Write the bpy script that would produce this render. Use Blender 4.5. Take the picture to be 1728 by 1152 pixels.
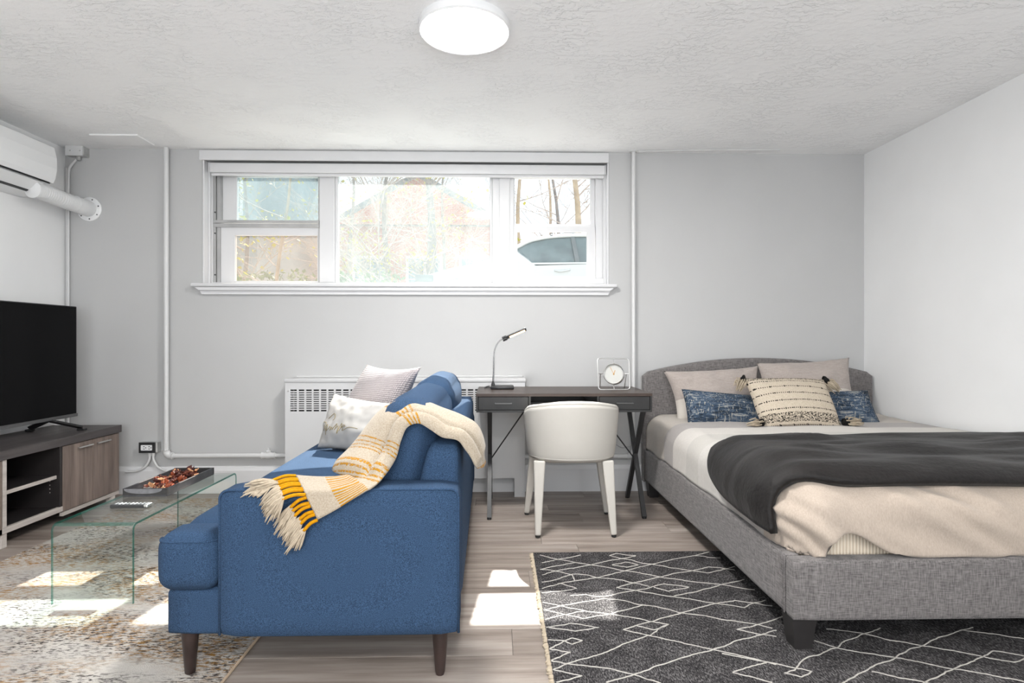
import bpy, bmesh, math, random
from mathutils import Vector, Matrix, noise
random.seed(7)
for o in list(bpy.data.objects): bpy.data.objects.remove(o, do_unlink=True)
sc = bpy.context.scene
COL = sc.collection

# ------------------------------------------------------------------ camera
FPX, CXP, CYP, CAMH = 980.0, 864.0, 575.0, 1.08
YAW = math.atan(23/980.0)
cd = bpy.data.cameras.new('camera'); cam = bpy.data.objects.new('camera', cd); COL.objects.link(cam)
cam.location = (0, 0, CAMH); cam.rotation_euler = (math.pi/2, 0, -YAW)
cd.sensor_width = 36; cd.lens = 36*FPX/1728; cd.shift_y = -1/1728; cd.clip_start = .02; cd.clip_end = 300
sc.camera = cam

# ------------------------------------------------------------------ sky, sun, exposure
w = bpy.data.worlds.new('sky'); sc.world = w; w.use_nodes = True
bg = w.node_tree.nodes['Background']; bg.inputs[0].default_value = (.80, .91, 1.0, 1); bg.inputs[1].default_value = 1.8
sd = bpy.data.lights.new('sun', 'SUN'); sd.energy = 21.0; sd.angle = .009; sd.color = (1, .965, .90)
sun = bpy.data.objects.new('sun', sd); COL.objects.link(sun)
sun.location = (2, 14, 16)
sun.rotation_euler = Vector((-.10, -.935, -1)).to_track_quat('-Z', 'Y').to_euler()
# unseen fill light added behind the camera, set at the rear opening
ld = bpy.data.lights.new('rear_fill_light', 'AREA'); ld.shape = 'RECTANGLE'; ld.size = 3.0; ld.size_y = 1.5
ld.energy = 94; ld.color = (.97, .985, 1)
lo = bpy.data.objects.new('rear_fill_light', ld); COL.objects.link(lo)
lo.location = (-.2, -1.32, 1.35); lo.rotation_euler = (math.radians(112), 0, 0)
vs = sc.view_settings; vs.view_transform = 'Standard'; vs.look = 'None'; vs.gamma = 1; vs.use_curve_mapping = False
vs.exposure = 0.07

# ------------------------------------------------------------------ pixel -> place
_s, _c = math.sin(YAW), math.cos(YAW)
def ray(x, y):
    a = (x-CXP)/FPX; b = (CYP-y)/FPX
    return Vector((_s+_c*a, _c-_s*a, b))
def P(x, y, Y):
    d = ray(x, y); t = Y/d.y; return Vector((d.x*t, Y, CAMH+d.z*t))
def G(x, y, z=0.0):
    d = ray(x, y); t = (z-CAMH)/d.z; return Vector((d.x*t, d.y*t, z))

# ------------------------------------------------------------------ materials
def newmat(name):
    m = bpy.data.materials.new(name); m.use_nodes = True
    nt = m.node_tree; return m, nt, nt.nodes['Principled BSDF']
def col4(c): return (c[0], c[1], c[2], 1)
def S(r, g, b):
    f = lambda v: (v/255/12.92 if v/255 <= .04045 else ((v/255+.055)/1.055)**2.4)
    return (f(r), f(g), f(b))
class NT:
    def __init__(s, nt): s.nt = nt
    def n(s, t, **k):
        nd = s.nt.nodes.new(t)
        for a, v in k.items(): setattr(nd, a, v)
        return nd
    def l(s, a, b): s.nt.links.new(a, b)
    def put(s, sock, v):
        if hasattr(v, 'links') or isinstance(v, bpy.types.NodeSocket): s.l(v, sock)
        else: sock.default_value = v
    def math(s, op, a, b=0.0, c=None):
        nd = s.n('ShaderNodeMath', operation=op); s.put(nd.inputs[0], a); s.put(nd.inputs[1], b)
        if c is not None: s.put(nd.inputs[2], c)
        return nd.outputs[0]
    def coord(s, kind='Object', scale=(1, 1, 1), rot=(0, 0, 0), rnd=False):
        tc = s.n('ShaderNodeTexCoord'); mp = s.n('ShaderNodeMapping')
        mp.inputs['Scale'].default_value = scale; mp.inputs['Rotation'].default_value = rot
        src = tc.outputs[kind]
        if rnd:
            oi = s.n('ShaderNodeObjectInfo'); va = s.n('ShaderNodeVectorMath', operation='MULTIPLY_ADD')
            cx = s.n('ShaderNodeCombineXYZ'); s.l(oi.outputs['Random'], cx.inputs[0]); s.l(oi.outputs['Random'], cx.inputs[1]); s.l(oi.outputs['Random'], cx.inputs[2])
            va.inputs[1].default_value = (17.3, 31.7, 11.1); s.l(cx.outputs[0], va.inputs[0]); s.l(src, va.inputs[2]); src = va.outputs[0]
        s.l(src, mp.inputs['Vector']); return mp.outputs[0]
    def noise(s, vec, scale=5, detail=4, rough=.55):
        nd = s.n('ShaderNodeTexNoise'); s.l(vec, nd.inputs['Vector'])
        nd.inputs['Scale'].default_value = scale; nd.inputs['Detail'].default_value = detail; nd.inputs['Roughness'].default_value = rough
        return nd.outputs['Fac']
    def ramp(s, fac, stops, interp='LINEAR'):
        nd = s.n('ShaderNodeValToRGB'); r = nd.color_ramp; r.interpolation = interp
        while len(r.elements) < len(stops): r.elements.new(.5)
        for e, (p, c) in zip(r.elements, stops): e.position = p; e.color = col4(c)
        s.l(fac, nd.inputs[0]); return nd.outputs[0]
    def mix(s, fac, a, b, mode='MIX'):
        nd = s.n('ShaderNodeMix', data_type='RGBA', blend_type=mode)
        s.put(nd.inputs[0], fac); s.put(nd.inputs[6], a if not isinstance(a, tuple) else col4(a)); s.put(nd.inputs[7], b if not isinstance(b, tuple) else col4(b))
        return nd.outputs[2]
    def bump(s, h, bsdf, strength=.3, dist=.01):
        nd = s.n('ShaderNodeBump'); nd.inputs['Strength'].default_value = strength; nd.inputs['Distance'].default_value = dist
        s.l(h, nd.inputs['Height']); s.l(nd.outputs[0], bsdf.inputs['Normal'])

def plain(name, c, rough=.5, metal=0, var=.06, scale=8, bump=0, bscale=60, spec=.5, coat=0):
    m, nt, b = newmat(name); t = NT(nt); v = t.coord()
    f = t.noise(v, scale, 3)
    lo_ = tuple(x*(1-var) for x in c); hi = tuple(min(1, x*(1+var)) for x in c)
    t.l(t.ramp(f, [(.3, lo_), (.7, hi)]), b.inputs['Base Color'])
    b.inputs['Roughness'].default_value = rough; b.inputs['Metallic'].default_value = metal
    b.inputs['Specular IOR Level'].default_value = spec; b.inputs['Coat Weight'].default_value = coat
    if bump: t.bump(t.noise(v, bscale, 3), b, bump, .004)
    return m
def fabric(name, c, dark=.75, light=1.2, fine=260, rough=.92, sheen=.15, bump=.25, wr=0, hatch=True):
    m, nt, b = newmat(name); t = NT(nt)
    if hatch:
        a = t.noise(t.coord(scale=(1, 1, .12)), fine, 2); a2 = t.noise(t.coord(scale=(.12, .12, 1)), fine, 2)
        f = t.math('ADD', t.math('MULTIPLY', a, .5), t.math('MULTIPLY', a2, .5))
    else: f = t.noise(t.coord(), fine, 2, .7)
    t.l(t.ramp(f, [(.36, tuple(x*dark for x in c)), (.64, tuple(min(1, x*light) for x in c))]), b.inputs['Base Color'])
    b.inputs['Roughness'].default_value = rough; b.inputs['Sheen Weight'].default_value = sheen; b.inputs['Specular IOR Level'].default_value = .2
    h = f
    if wr: h = t.math('ADD', t.math('MULTIPLY', f, .25), t.math('MULTIPLY', t.noise(t.coord(), wr, 3), 2.0))
    t.bump(h, b, bump, .004)
    return m

M = {}
M['wall_back'] = plain('backlit_shade_wall_paint', (.505, .505, .505), .75, var=.015, scale=3, bump=.05, bscale=120)  # back wall's backlit shade is put into this darker tone
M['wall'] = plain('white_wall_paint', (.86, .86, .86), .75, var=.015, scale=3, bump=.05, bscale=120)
M['trim'] = plain('white_trim', (.69, .69, .70), .35, var=.012, scale=4)
M['pipe'] = plain('painted_pipe', (.64, .64, .64), .4, var=.02, scale=6)
M['white_plastic'] = plain('white_plastic', (.80, .805, .81), .3, var=.01)
M['grey_plastic'] = plain('grey_plastic', (.35, .35, .36), .4)
M['black_plastic'] = plain('black_plastic', (.016, .016, .017), .35, var=.1)
M['bezel'] = plain('dark_grey_bezel', (.09, .09, .09), .45, var=.1)
M['black_metal'] = plain('black_metal', (.022, .022, .023), .45, var=.15)
M['silver'] = plain('brushed_silver', (.75, .75, .74), .28, metal=1, var=.05)
M['dark_chrome'] = plain('dark_chrome', (.30, .30, .30), .25, metal=1, var=.1)
M['alu'] = plain('aluminium_track', (.46, .46, .46), .4, metal=.6, var=.1)
M['radiator'] = plain('radiator_enamel', (.58, .58, .585), .4, var=.01)
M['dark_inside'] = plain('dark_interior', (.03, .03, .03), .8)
M['steel'] = plain('galvanised_steel', (.55, .55, .54), .4, metal=.7, var=.15, scale=20)
M['chair'] = plain('cream_leatherette', S(190, 186, 179), .5, var=.02, bump=.12, bscale=300)
M['sofa_leg'] = plain('dark_walnut', S(50, 38, 35), .4, var=.25, scale=14)
M['cream'] = plain('cream_cotton', S(174, 161, 142), .95, var=.12, scale=60, spec=.1)
M['mustard'] = plain('mustard_yarn', S(186, 130, 16), .9, var=.15, scale=120, spec=.1)
M['black_yarn'] = plain('black_yarn', (.012, .012, .012), .95, var=.3, scale=90, spec=.1)
M['white_line'] = plain('white_wool', S(176, 172, 166), .95, var=.15, scale=50, bump=.5, bscale=200, spec=.1)
M['sofa'] = fabric('blue_woven_fabric', S(47, 68, 94), .45, 1.6, 520, sheen=.0, bump=.3, hatch=False)
M['bedframe'] = fabric('grey_linen_weave', S(112, 108, 107), .55, 1.45, 260, bump=.3)
M['headboard'] = M['bedframe']
M['bed_leg'] = plain('black_wood', (.02, .018, .018), .5, var=.2)
M['beige_linen'] = fabric('beige_linen', S(170, 158, 151), .88, 1.1, 240, bump=.5, wr=7)
M['white_satin'] = plain('white_satin', S(178, 175, 171), .55, var=.015)
M['mattress'] = plain('mattress_ticking', S(214, 204, 190), .9, var=.03)
M['gold_thread'] = plain('gold_thread', S(150, 134, 92), .5, var=.2, scale=200)
M['tray'] = plain('weathered_dark_wood', S(62, 62, 66), .6, var=.3, scale=25)
M['tray_end'] = plain('charred_dark_wood', S(46, 44, 45), .6, var=.3, scale=25)
M['remote'] = plain('remote_body', (.03, .03, .032), .4)
M['red_petals'] = [plain('dried_petal_'+n, c, .7, var=.35, scale=40) for n, c in (('brown', S(98, 44, 26)), ('rust', S(140, 66, 36)), ('tan', S(214, 160, 118)), ('maroon', S(70, 26, 20)))]
M['handle_metal'] = plain('gunmetal', (.10, .10, .10), .35, metal=.6, var=.1)
M['rubber'] = plain('black_rubber', (.015, .015, .015), .7)
M['clock_face'] = plain('clock_face', S(186, 186, 182), .5, var=.01)
M['brass'] = plain('brass', S(176, 128, 50), .3, metal=.9)

def mk_ceiling():
    m, nt, b = newmat('stucco_ceiling'); t = NT(nt)
    v = t.coord(); f1 = t.noise(t.coord(scale=(1, 1.6, 1)), 20, 6, .6); f2 = t.noise(v, 3.2, 3)
    mask = t.ramp(f2, [(.42, (.12, .12, .12)), (.62, (1, 1, 1))])
    h = t.math('MULTIPLY', t.ramp(f1, [(.46, (0, 0, 0)), (.56, (1, 1, 1))]), mask)
    # patched plaster seam running across the ceiling
    sx = t.n('ShaderNodeSeparateXYZ'); tc = t.n('ShaderNodeTexCoord'); t.l(tc.outputs['Object'], sx.inputs[0])
    wob = t.math('MULTIPLY', t.math('SUBTRACT', t.noise(v, 1.3, 2), .5), .05)
    dy = t.math('ABSOLUTE', t.math('ADD', t.math('SUBTRACT', sx.outputs[1], 3.06), wob))
    band = t.math('LESS_THAN', dy, .055)
    inx = t.math('MULTIPLY', t.math('GREATER_THAN', sx.outputs[0], -.45), t.math('LESS_THAN', sx.outputs[0], 2.5))
    band = t.math('MULTIPLY', band, inx)
    fr = t.noise(t.coord(scale=(1, 3.5, 1)), 34, 4, .65)
    rough = t.math('MULTIPLY', t.ramp(fr, [(.45, (0, 0, 0)), (.58, (1, 1, 1))]), band)
    h2 = t.math('ADD', h, t.math('MULTIPLY', rough, 3.0))
    t.bump(h2, b, .6, .008)
    seam_shade = t.math('MULTIPLY', t.math('MULTIPLY', rough, t.ramp(t.noise(v, 2.4, 2), [(.4, (0, 0, 0)), (.6, (1, 1, 1))])), .30)  # grey specks put the rough plaster's shading into the colour
    t.l(t.mix(seam_shade, (.92, .92, .92), (.34, .34, .34)), b.inputs['Base Color'])
    b.inputs['Roughness'].default_value = .9; b.inputs['Specular IOR Level'].default_value = .15
    return m
M['ceiling'] = mk_ceiling()

def mk_wood(name, c1, c2, c3, along='X', scale=1.0, rough=.42, rnd=True, tint=.0):
    m, nt, b = newmat(name); t = NT(nt)
    sc_ = {'X': (.07, 1, 1), 'Y': (1, .07, 1), 'Z': (1, 1, .07)}[along]
    v = t.coord(scale=sc_, rnd=rnd)
    f = t.noise(v, 26*scale, 6, .62); g = t.noise(v, 7*scale, 3, .5)
    fg = t.math('ADD', t.math('MULTIPLY', f, .55), t.math('MULTIPLY', g, .45))
    c = t.ramp(fg, [(.34, c1), (.5, c2), (.66, c3)])
    if tint:
        oi = t.n('ShaderNodeObjectInfo')
        c = t.mix(t.math('MULTIPLY', oi.outputs['Random'], tint), c, c1)
    t.l(c, b.inputs['Base Color']); b.inputs['Roughness'].default_value = rough; b.inputs['Specular IOR Level'].default_value = .4
    t.bump(f, b, .08, .002)
    return m
M['plank'] = mk_wood('vinyl_plank', S(104, 93, 86), S(158, 146, 137), S(192, 182, 174), 'X', 1, .40, tint=.4)
M['tv_top'] = mk_wood('charcoal_laminate', S(58, 53, 53), S(74, 69, 69), S(92, 87, 87), 'Y', 1.4, .45)
M['tv_front'] = mk_wood('taupe_laminate', S(98, 85, 79), S(120, 106, 98), S(138, 124, 115), 'Z', 2.2, .45)
M['tv_edge'] = mk_wood('pale_laminate_edge', S(168, 160, 155), S(186, 178, 172), S(200, 193, 187), 'Y', 2, .45)
M['tv_in'] = plain('dark_laminate', S(40, 36, 36), .5, var=.15)
M['desk_top'] = mk_wood('dark_walnut_desktop', S(44, 35, 31), S(62, 50, 44), S(78, 64, 56), 'X', 1.4, .38)
M['desk_black'] = plain('black_stained_wood', (.015, .0145, .0145), .42, var=.2, scale=12)

def mk_rug_left():
    m, nt, b = newmat('abstract_rug_pile'); t = NT(nt)
    st = t.noise(t.coord(scale=(.34, 1, 1)), 95, 5, .75)
    big = t.noise(t.coord(scale=(.45, 1, 1)), 3.4, 3, .5); big2 = t.noise(t.coord(scale=(.5, 1, 1), rot=(0, 0, .4)), 4.6, 3, .5)
    c = t.ramp(t.noise(t.coord(), 3, 3), [(.35, S(172, 167, 162)), (.65, S(196, 191, 184))])
    gold = t.math('MULTIPLY', t.ramp(st, [(.46, (0, 0, 0)), (.58, (1, 1, 1))]), t.ramp(big, [(.40, (0, 0, 0)), (.56, (1, 1, 1))]))
    st2 = t.noise(t.coord(scale=(.34, 1, 1), rot=(0, 0, .02)), 105, 4, .75)
    dark = t.math('MULTIPLY', t.ramp(st2, [(.50, (0, 0, 0)), (.58, (1, 1, 1))]), t.ramp(big2, [(.40, (0, 0, 0)), (.55, (1, 1, 1))]))
    c = t.mix(t.math('MULTIPLY', gold, 1.0), c, S(146, 108, 56)); c = t.mix(t.math('MULTIPLY', dark, 1.0), c, S(66, 61, 60))
    t.l(c, b.inputs['Base Color']); b.inputs['Roughness'].default_value = .95; b.inputs['Specular IOR Level'].default_value = .1
    t.bump(t.noise(t.coord(), 260, 2), b, .5, .004); return m
M['rug_left'] = mk_rug_left()
def mk_rug_right():
    m, nt, b = newmat('charcoal_rug_pile'); t = NT(nt)
    f = t.noise(t.coord(scale=(1, .32, 1), rot=(0, 0, .35)), 230, 3, .7); g = t.noise(t.coord(), 9, 3)
    fg = t.math('ADD', t.math('MULTIPLY', f, .8), t.math('MULTIPLY', g, .2))
    t.l(t.ramp(fg, [(.38, S(24, 23, 24)), (.51, S(62, 60, 61)), (.64, S(124, 121, 121))]), b.inputs['Base Color'])
    b.inputs['Roughness'].default_value = .95; b.inputs['Specular IOR Level'].default_value = .1
    t.bump(f, b, .6, .004); return m
M['rug_right'] = mk_rug_right()

def mk_glass(name, tint, haze=0, haze_col=(1, 1, 1), hscale=2.5, ):
    m = bpy.data.materials.new(name); m.use_nodes = True; nt = m.node_tree; nt.nodes.clear(); t = NT(nt)
    out = t.n('ShaderNodeOutputMaterial'); tr = t.n('ShaderNodeBsdfTransparent'); tr.inputs[0].default_value = col4(tint)
    gl = t.n('ShaderNodeBsdfGlossy'); gl.inputs['Roughness'].default_value = .02
    fr = t.n('ShaderNodeLayerWeight'); fr.inputs[0].default_value = .5
    mx = t.n('ShaderNodeMixShader'); t.l(t.math('MULTIPLY_ADD', t.math('POWER', fr.outputs['Facing'], 5.0), .85, .035), mx.inputs[0]); t.l(tr.outputs[0], mx.inputs[1]); t.l(gl.outputs[0], mx.inputs[2])
    res = mx.outputs[0]
    if haze:
        df = t.n('ShaderNodeBsdfDiffuse'); df.inputs[0].default_value = col4(haze_col)
        tl = t.n('ShaderNodeBsdfTranslucent'); tl.inputs[0].default_value = col4(haze_col)
        ad = t.n('ShaderNodeMixShader'); ad.inputs[0].default_value = .7; t.l(df.outputs[0], ad.inputs[1]); t.l(tl.outputs[0], ad.inputs[2])
        m2 = t.n('ShaderNodeMixShader')
        nz = t.noise(t.coord(scale=(1.4, 1, .6)), hscale, 4, .6)
        t.l(t.ramp(nz, [(.3, (haze*.55,)*3), (.7, (min(1, haze*1.35),)*3)]), m2.inputs[0]); t.l(res, m2.inputs[1]); t.l(ad.outputs[0], m2.inputs[2]); res = m2.outputs[0]
    t.l(res, out.inputs[0]); return m
M['pane'] = mk_glass('clear_pane', (.97, .98, .98))
M['pane_hazy'] = mk_glass('hazy_dirty_pane', (.97, .985, .98), .17, (.42, .47, .48), 2.4)
M['pane_misty'] = mk_glass('misty_reflective_pane', (.9, .95, .95), .20, (.26, .30, .31), 3.2)
M['pane_brown'] = mk_glass('screened_pane', (.9, .86, .82), .11, (.42, .40, .38), 3.0)
def mk_table_glass():
    m, nt, b = newmat('clear_bent_glass'); t = NT(nt)
    nt.nodes.remove(b); out = nt.nodes['Material Output']
    gl = t.n('ShaderNodeBsdfGlossy'); gl.inputs['Roughness'].default_value = .01
    tr = t.n('ShaderNodeBsdfTransparent'); tr.inputs[0].default_value = (.955, .985, .975, 1)
    fr = t.n('ShaderNodeLayerWeight'); fr.inputs[0].default_value = .5
    mx = t.n('ShaderNodeMixShader'); t.l(t.math('MULTIPLY_ADD', t.math('POWER', fr.outputs['Facing'], 5.0), .9, .05), mx.inputs[0]); t.l(tr.outputs[0], mx.inputs[1]); t.l(gl.outputs[0], mx.inputs[2]); t.l(mx.outputs[0], out.inputs[0])
    return m
M['table_glass'] = mk_table_glass()
def mk_edge_glass():
    m, nt, b = newmat('green_glass_edge'); t = NT(nt)
    b.inputs['Base Color'].default_value = col4(S(28, 100, 88)); b.inputs['Roughness'].default_value = .1
    out = nt.nodes['Material Output']; tr = t.n('ShaderNodeBsdfTransparent'); tr.inputs[0].default_value = (.72, .9, .87, 1)
    mx = t.n('ShaderNodeMixShader'); t.l(t.ramp(t.noise(t.coord(), 4, 2), [(.3, (.18,)*3), (.7, (.5,)*3)]), mx.inputs[0]); t.l(tr.outputs[0], mx.inputs[1]); t.l(b.outputs[0], mx.inputs[2]); t.l(mx.outputs[0], out.inputs[0])
    return m
M['glass_edge'] = mk_edge_glass()
def emit(name, c, s):
    m, nt, b = newmat(name); b.inputs['Base Color'].default_value = col4(c); b.inputs['Emission Color'].default_value = col4(c); b.inputs['Emission Strength'].default_value = s
    return m
M['lamp_diff'] = emit('lit_diffuser', (1, .985, .96), 165)
M['led'] = emit('lit_led_strip', (1, .62, .34), 7)
M['screen'] = plain('glossy_black_screen', (.004, .004, .0045), .22, var=.05, spec=.08)

# ------------------------------------------------------------------ mesh helpers
class MB:
    def __init__(s): s.v = []; s.f = []; s.uv = None
    def add(s, vs, fs):
        k = len(s.v); s.v += [Vector(p) for p in vs]; s.f += [tuple(i+k for i in f) for f in fs]; return s
    def box(s, a, b, bev=0.0, seg=2):
        x0, y0, z0 = (min(a[i], b[i]) for i in range(3)); x1, y1, z1 = (max(a[i], b[i]) for i in range(3))
        vs = [(x0, y0, z0), (x1, y0, z0), (x1, y1, z0), (x0, y1, z0), (x0, y0, z1), (x1, y0, z1), (x1, y1, z1), (x0, y1, z1)]
        fs = [(3, 2, 1, 0), (4, 5, 6, 7), (0, 1, 5, 4), (1, 2, 6, 5), (2, 3, 7, 6), (3, 0, 4, 7)]
        if bev <= 0: return s.add(vs, fs)
        bm = bmesh.new(); bv = [bm.verts.new(p) for p in vs]
        for f in fs: bm.faces.new([bv[i] for i in f])
        bmesh.ops.bevel(bm, geom=bm.edges[:], offset=bev, segments=seg, profile=.5, affect='EDGES')
        return s.bm(bm)
    def bm(s, bm):
        bm.verts.index_update(); s.add([v.co.copy() for v in bm.verts], [[v.index for v in f.verts] for f in bm.faces]); bm.free(); return s
    def prism(s, poly, axis, a, b):
        # poly: list of 2-D points, extruded along axis from a to b; 'x': (y,z) 'y': (x,z) 'z': (x,y)
        def mk(p, t): return {'x': (t, p[0], p[1]), 'y': (p[0], t, p[1]), 'z': (p[0], p[1], t)}[axis]
        n = len(poly); vs = [mk(p, a) for p in poly]+[mk(p, b) for p in poly]
        fs = [tuple(range(n))[::-1], tuple(range(n, 2*n))]+[(i, (i+1) % n, n+(i+1) % n, n+i) for i in range(n)]
        return s.add(vs, fs)
    def tube(s, pts, r, n=10, caps=True, closed=False):
        pts = [Vector(p) for p in pts]; m = len(pts); rs = r if isinstance(r, (list, tuple)) else [r]*m
        vs = []; up = None
        for i, p in enumerate(pts):
            if closed: d = pts[(i+1) % m]-pts[i-1]
            else: d = pts[min(i+1, m-1)]-pts[max(i-1, 0)]
            if d.length < 1e-9: d = Vector((0, 0, 1))
            d.normalize()
            if up is None:
                up = Vector((0, 0, 1)) if abs(d.z) < .9 else Vector((1, 0, 0))
            a = up-d*up.dot(d)
            if a.length < 1e-6: a = Vector((1, 0, 0)) if abs(d.x) < .9 else Vector((0, 1, 0)); a = a-d*a.dot(d)
            a.normalize(); b = d.cross(a); up = a
            for k in range(n):
                t = 2*math.pi*k/n; vs.append(p+(a*math.cos(t)+b*math.sin(t))*rs[i])
        fs = []
        for i in range(m if closed else m-1):
            j = (i+1) % m
            for k in range(n): fs.append((i*n+k, i*n+(k+1) % n, j*n+(k+1) % n, j*n+k))
        if caps and not closed: fs += [tuple(range(n))[::-1], tuple(range((m-1)*n, m*n))]
        return s.add(vs, fs)
    def bar(s, a, b, wx, wy=None, end=None):
        # rectangular bar between two points
        a, b = Vector(a), Vector(b); d = (b-a).normalized(); wy = wy or wx
        x = Vector((1, 0, 0))-d*d.x
        if x.length < .2: x = Vector((0, 1, 0))-d*d.y
        x.normalize(); y = d.cross(x); e = end or (wx, wy); vs = []
        for p, (ux, uy) in ((a, (wx, wy)), (b, e)):
            vs += [p-x*ux/2-y*uy/2, p+x*ux/2-y*uy/2, p+x*ux/2+y*uy/2, p-x*ux/2+y*uy/2]
        return s.add(vs, [(3, 2, 1, 0), (4, 5, 6, 7), (0, 1, 5, 4), (1, 2, 6, 5), (2, 3, 7, 6), (3, 0, 4, 7)])
    def lathe(s, prof, n=24, c=(0, 0, 0), axis='z'):
        vs = []; c = Vector(c)
        for r, h in prof:
            for k in range(n):
                t = 2*math.pi*k/n; a, b = r*math.cos(t), r*math.sin(t)
                vs.append(c+Vector({'z': (a, b, h), 'y': (a, h, b), 'x': (h, a, b)}[axis]))
        fs = [(i*n+k, i*n+(k+1) % n, (i+1)*n+(k+1) % n, (i+1)*n+k) for i in range(len(prof)-1) for k in range(n)]
        fs += [tuple(range(n))[::-1], tuple(range((len(prof)-1)*n, len(prof)*n))]
        return s.add(vs, fs)
    def grid(s, rows, thick=0, uv=None):
        n, m = len(rows), len(rows[0]); k = len(s.v)
        s.add([p for r in rows for p in r], [(i*m+j, i*m+j+1, (i+1)*m+j+1, (i+1)*m+j) for i in range(n-1) for j in range(m-1)])
        if uv:
            s.uv = [q for r in uv for q in r]
        return s
    def soft(s, c, size, r, bulge=(0, 0, 0), n=14, rot=None, fn=None):
        # rounded, slightly crowned upholstery block
        bm = bmesh.new(); bmesh.ops.create_cube(bm, size=2); bmesh.ops.subdivide_edges(bm, edges=bm.edges[:], cuts=n, use_grid_fill=True)
        h = Vector(size)/2; inn = Vector([max(1e-4, h[i]-r) for i in range(3)])
        for v in bm.verts:
            p0 = v.co.copy(); p = Vector([p0[i]*h[i] for i in range(3)])
            q = Vector([max(-inn[i], min(inn[i], p[i])) for i in range(3)]); d = p-q
            if d.length > 1e-9: p = q+d.normalized()*r
            for i in range(3):
                a, b = [j for j in range(3) if j != i]
                p[i] += math.copysign(1, p0[i])*abs(p0[i])**3*bulge[i]*(1-p0[a]**2)*(1-p0[b]**2)
            if fn: p = fn(p, p0)
            if rot: p = rot @ p
            v.co = p+Vector(c)
        return s.bm(bm)

def fin(name, mb, mat, parent=None, smooth=None, label=None, cat=None, group=None, kind=None, sub=0, solid=0, normals=True):
    vs = mb.v
    if parent is not None: org = parent_org(parent)
    else:
        xs = [v.x for v in vs]; ys = [v.y for v in vs]; zs = [v.z for v in vs]
        org = Vector(((min(xs)+max(xs))/2, (min(ys)+max(ys))/2, min(zs)))
    me = bpy.data.meshes.new(name); me.from_pydata([v-org for v in vs], [], mb.f)
    if mb.uv:
        ul = me.uv_layers.new(name='UVMap')
        for lp in me.loops: ul.data[lp.index].uv = mb.uv[lp.vertex_index] if lp.vertex_index < len(mb.uv) else (0, 0)
    if normals:
        bm = bmesh.new(); bm.from_mesh(me); bmesh.ops.recalc_face_normals(bm, faces=bm.faces[:]); bm.to_mesh(me); bm.free()
    if smooth:
        me.polygons.foreach_set('use_smooth', [True]*len(me.polygons))
        if smooth is not True:
            me.set_sharp_from_angle(angle=math.radians(smooth))
    if isinstance(mat, (list, tuple)):
        for m_ in mat: me.materials.append(m_)
    else: me.materials.append(mat)
    o = bpy.data.objects.new(name, me); COL.objects.link(o)
    if parent is not None: o.parent = parent
    else: o.location = org
    if solid:
        md = o.modifiers.new('thickness', 'SOLIDIFY'); md.thickness = solid; md.offset = 0
    if sub:
        md = o.modifiers.new('smooth', 'SUBSURF'); md.levels = sub; md.render_levels = sub
    tag(o, label, cat, group, kind)
    return o
def parent_org(p):
    o = Vector((0, 0, 0))
    while p is not None: o += p.location; p = p.parent
    return o
def tag(o, label=None, cat=None, group=None, kind=None):
    if label: o['label'] = label
    if cat: o['category'] = cat
    if group: o['group'] = group
    if kind: o['kind'] = kind
    return o
def thing(name, loc, label, cat, group=None):
    o = bpy.data.objects.new(name, None); COL.objects.link(o); o.location = loc; o.empty_display_size = .05
    return tag(o, label, cat, group)
def catmull(pts, k):
    pts = [Vector(p) for p in pts]; out = []
    for i in range(len(pts)-1):
        p0, p1, p2, p3 = pts[max(0, i-1)], pts[i], pts[i+1], pts[min(len(pts)-1, i+2)]
        for j in range(k):
            t = j/k; out.append(.5*((2*p1)+(p2-p0)*t+(2*p0-5*p1+4*p2-p3)*t*t+(3*p1-p0-3*p2+p3)*t**3))
    out.append(pts[-1]); return out
def arc(c, r, a0, a1, n, plane='xz'):
    out = []
    for i in range(n+1):
        t = a0+(a1-a0)*i/n; a, b = r*math.cos(t), r*math.sin(t)
        out.append(Vector(c)+Vector({'xz': (a, 0, b), 'yz': (0, a, b), 'xy': (a, b, 0)}[plane]))
    return out

# ------------------------------------------------------------------ the room
XL, XR, YB, YR, ZC = -3.063, 2.67, 4.18, -1.4, 2.44
T = .22
# floor base with individual vinyl planks as parts
fl = fin('floor', MB().box((XL, YR, -.06), (XR, YB, -.008)), plain('floor_underlay', (.12, .11, .10), .8), kind='structure')
PW, PL = .182, 1.22
row = 0; y = YB
meshes = {}
while y > YR+.01:
    y0 = max(YR+.001, y-PW); off = (row*.437+.31*(row % 3)) % PL
    x = XL-off
    while x < XR:
        a, b = max(x, XL+.001), min(x+PL, XR-.001)
        if b-a > .02:
            key = (round(b-a, 3), round(y-y0, 3))
            if key not in meshes:
                mb = MB().box((-(b-a)/2+.0008, -(y-y0)/2+.0008, -.0078), ((b-a)/2-.0008, (y-y0)/2-.0008, 0), .0004, 1)
                me = bpy.data.meshes.new('plank'); me.from_pydata([v for v in mb.v], [], mb.f); me.materials.append(M['plank']); meshes[key] = me
            o = bpy.data.objects.new('plank', meshes[key]); COL.objects.link(o); o.parent = fl
            o.location = Vector(((a+b)/2, (y+y0)/2, 0))-fl.location
        x += PL
    y -= PW; row += 1
fin('ceiling', MB().box((XL-T, YR-T, ZC), (XR+T, YB+T, ZC+.15)), M['ceiling'], kind='structure')
fin('wall_left', MB().box((XL-T, YR-T, -.06), (XL, YB+T, ZC)), M['wall'], kind='structure')
fin('wall_right', MB().box((XR, YR-T, -.06), (XR+T, YB+T, ZC)), M['wall'], kind='structure')
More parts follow.
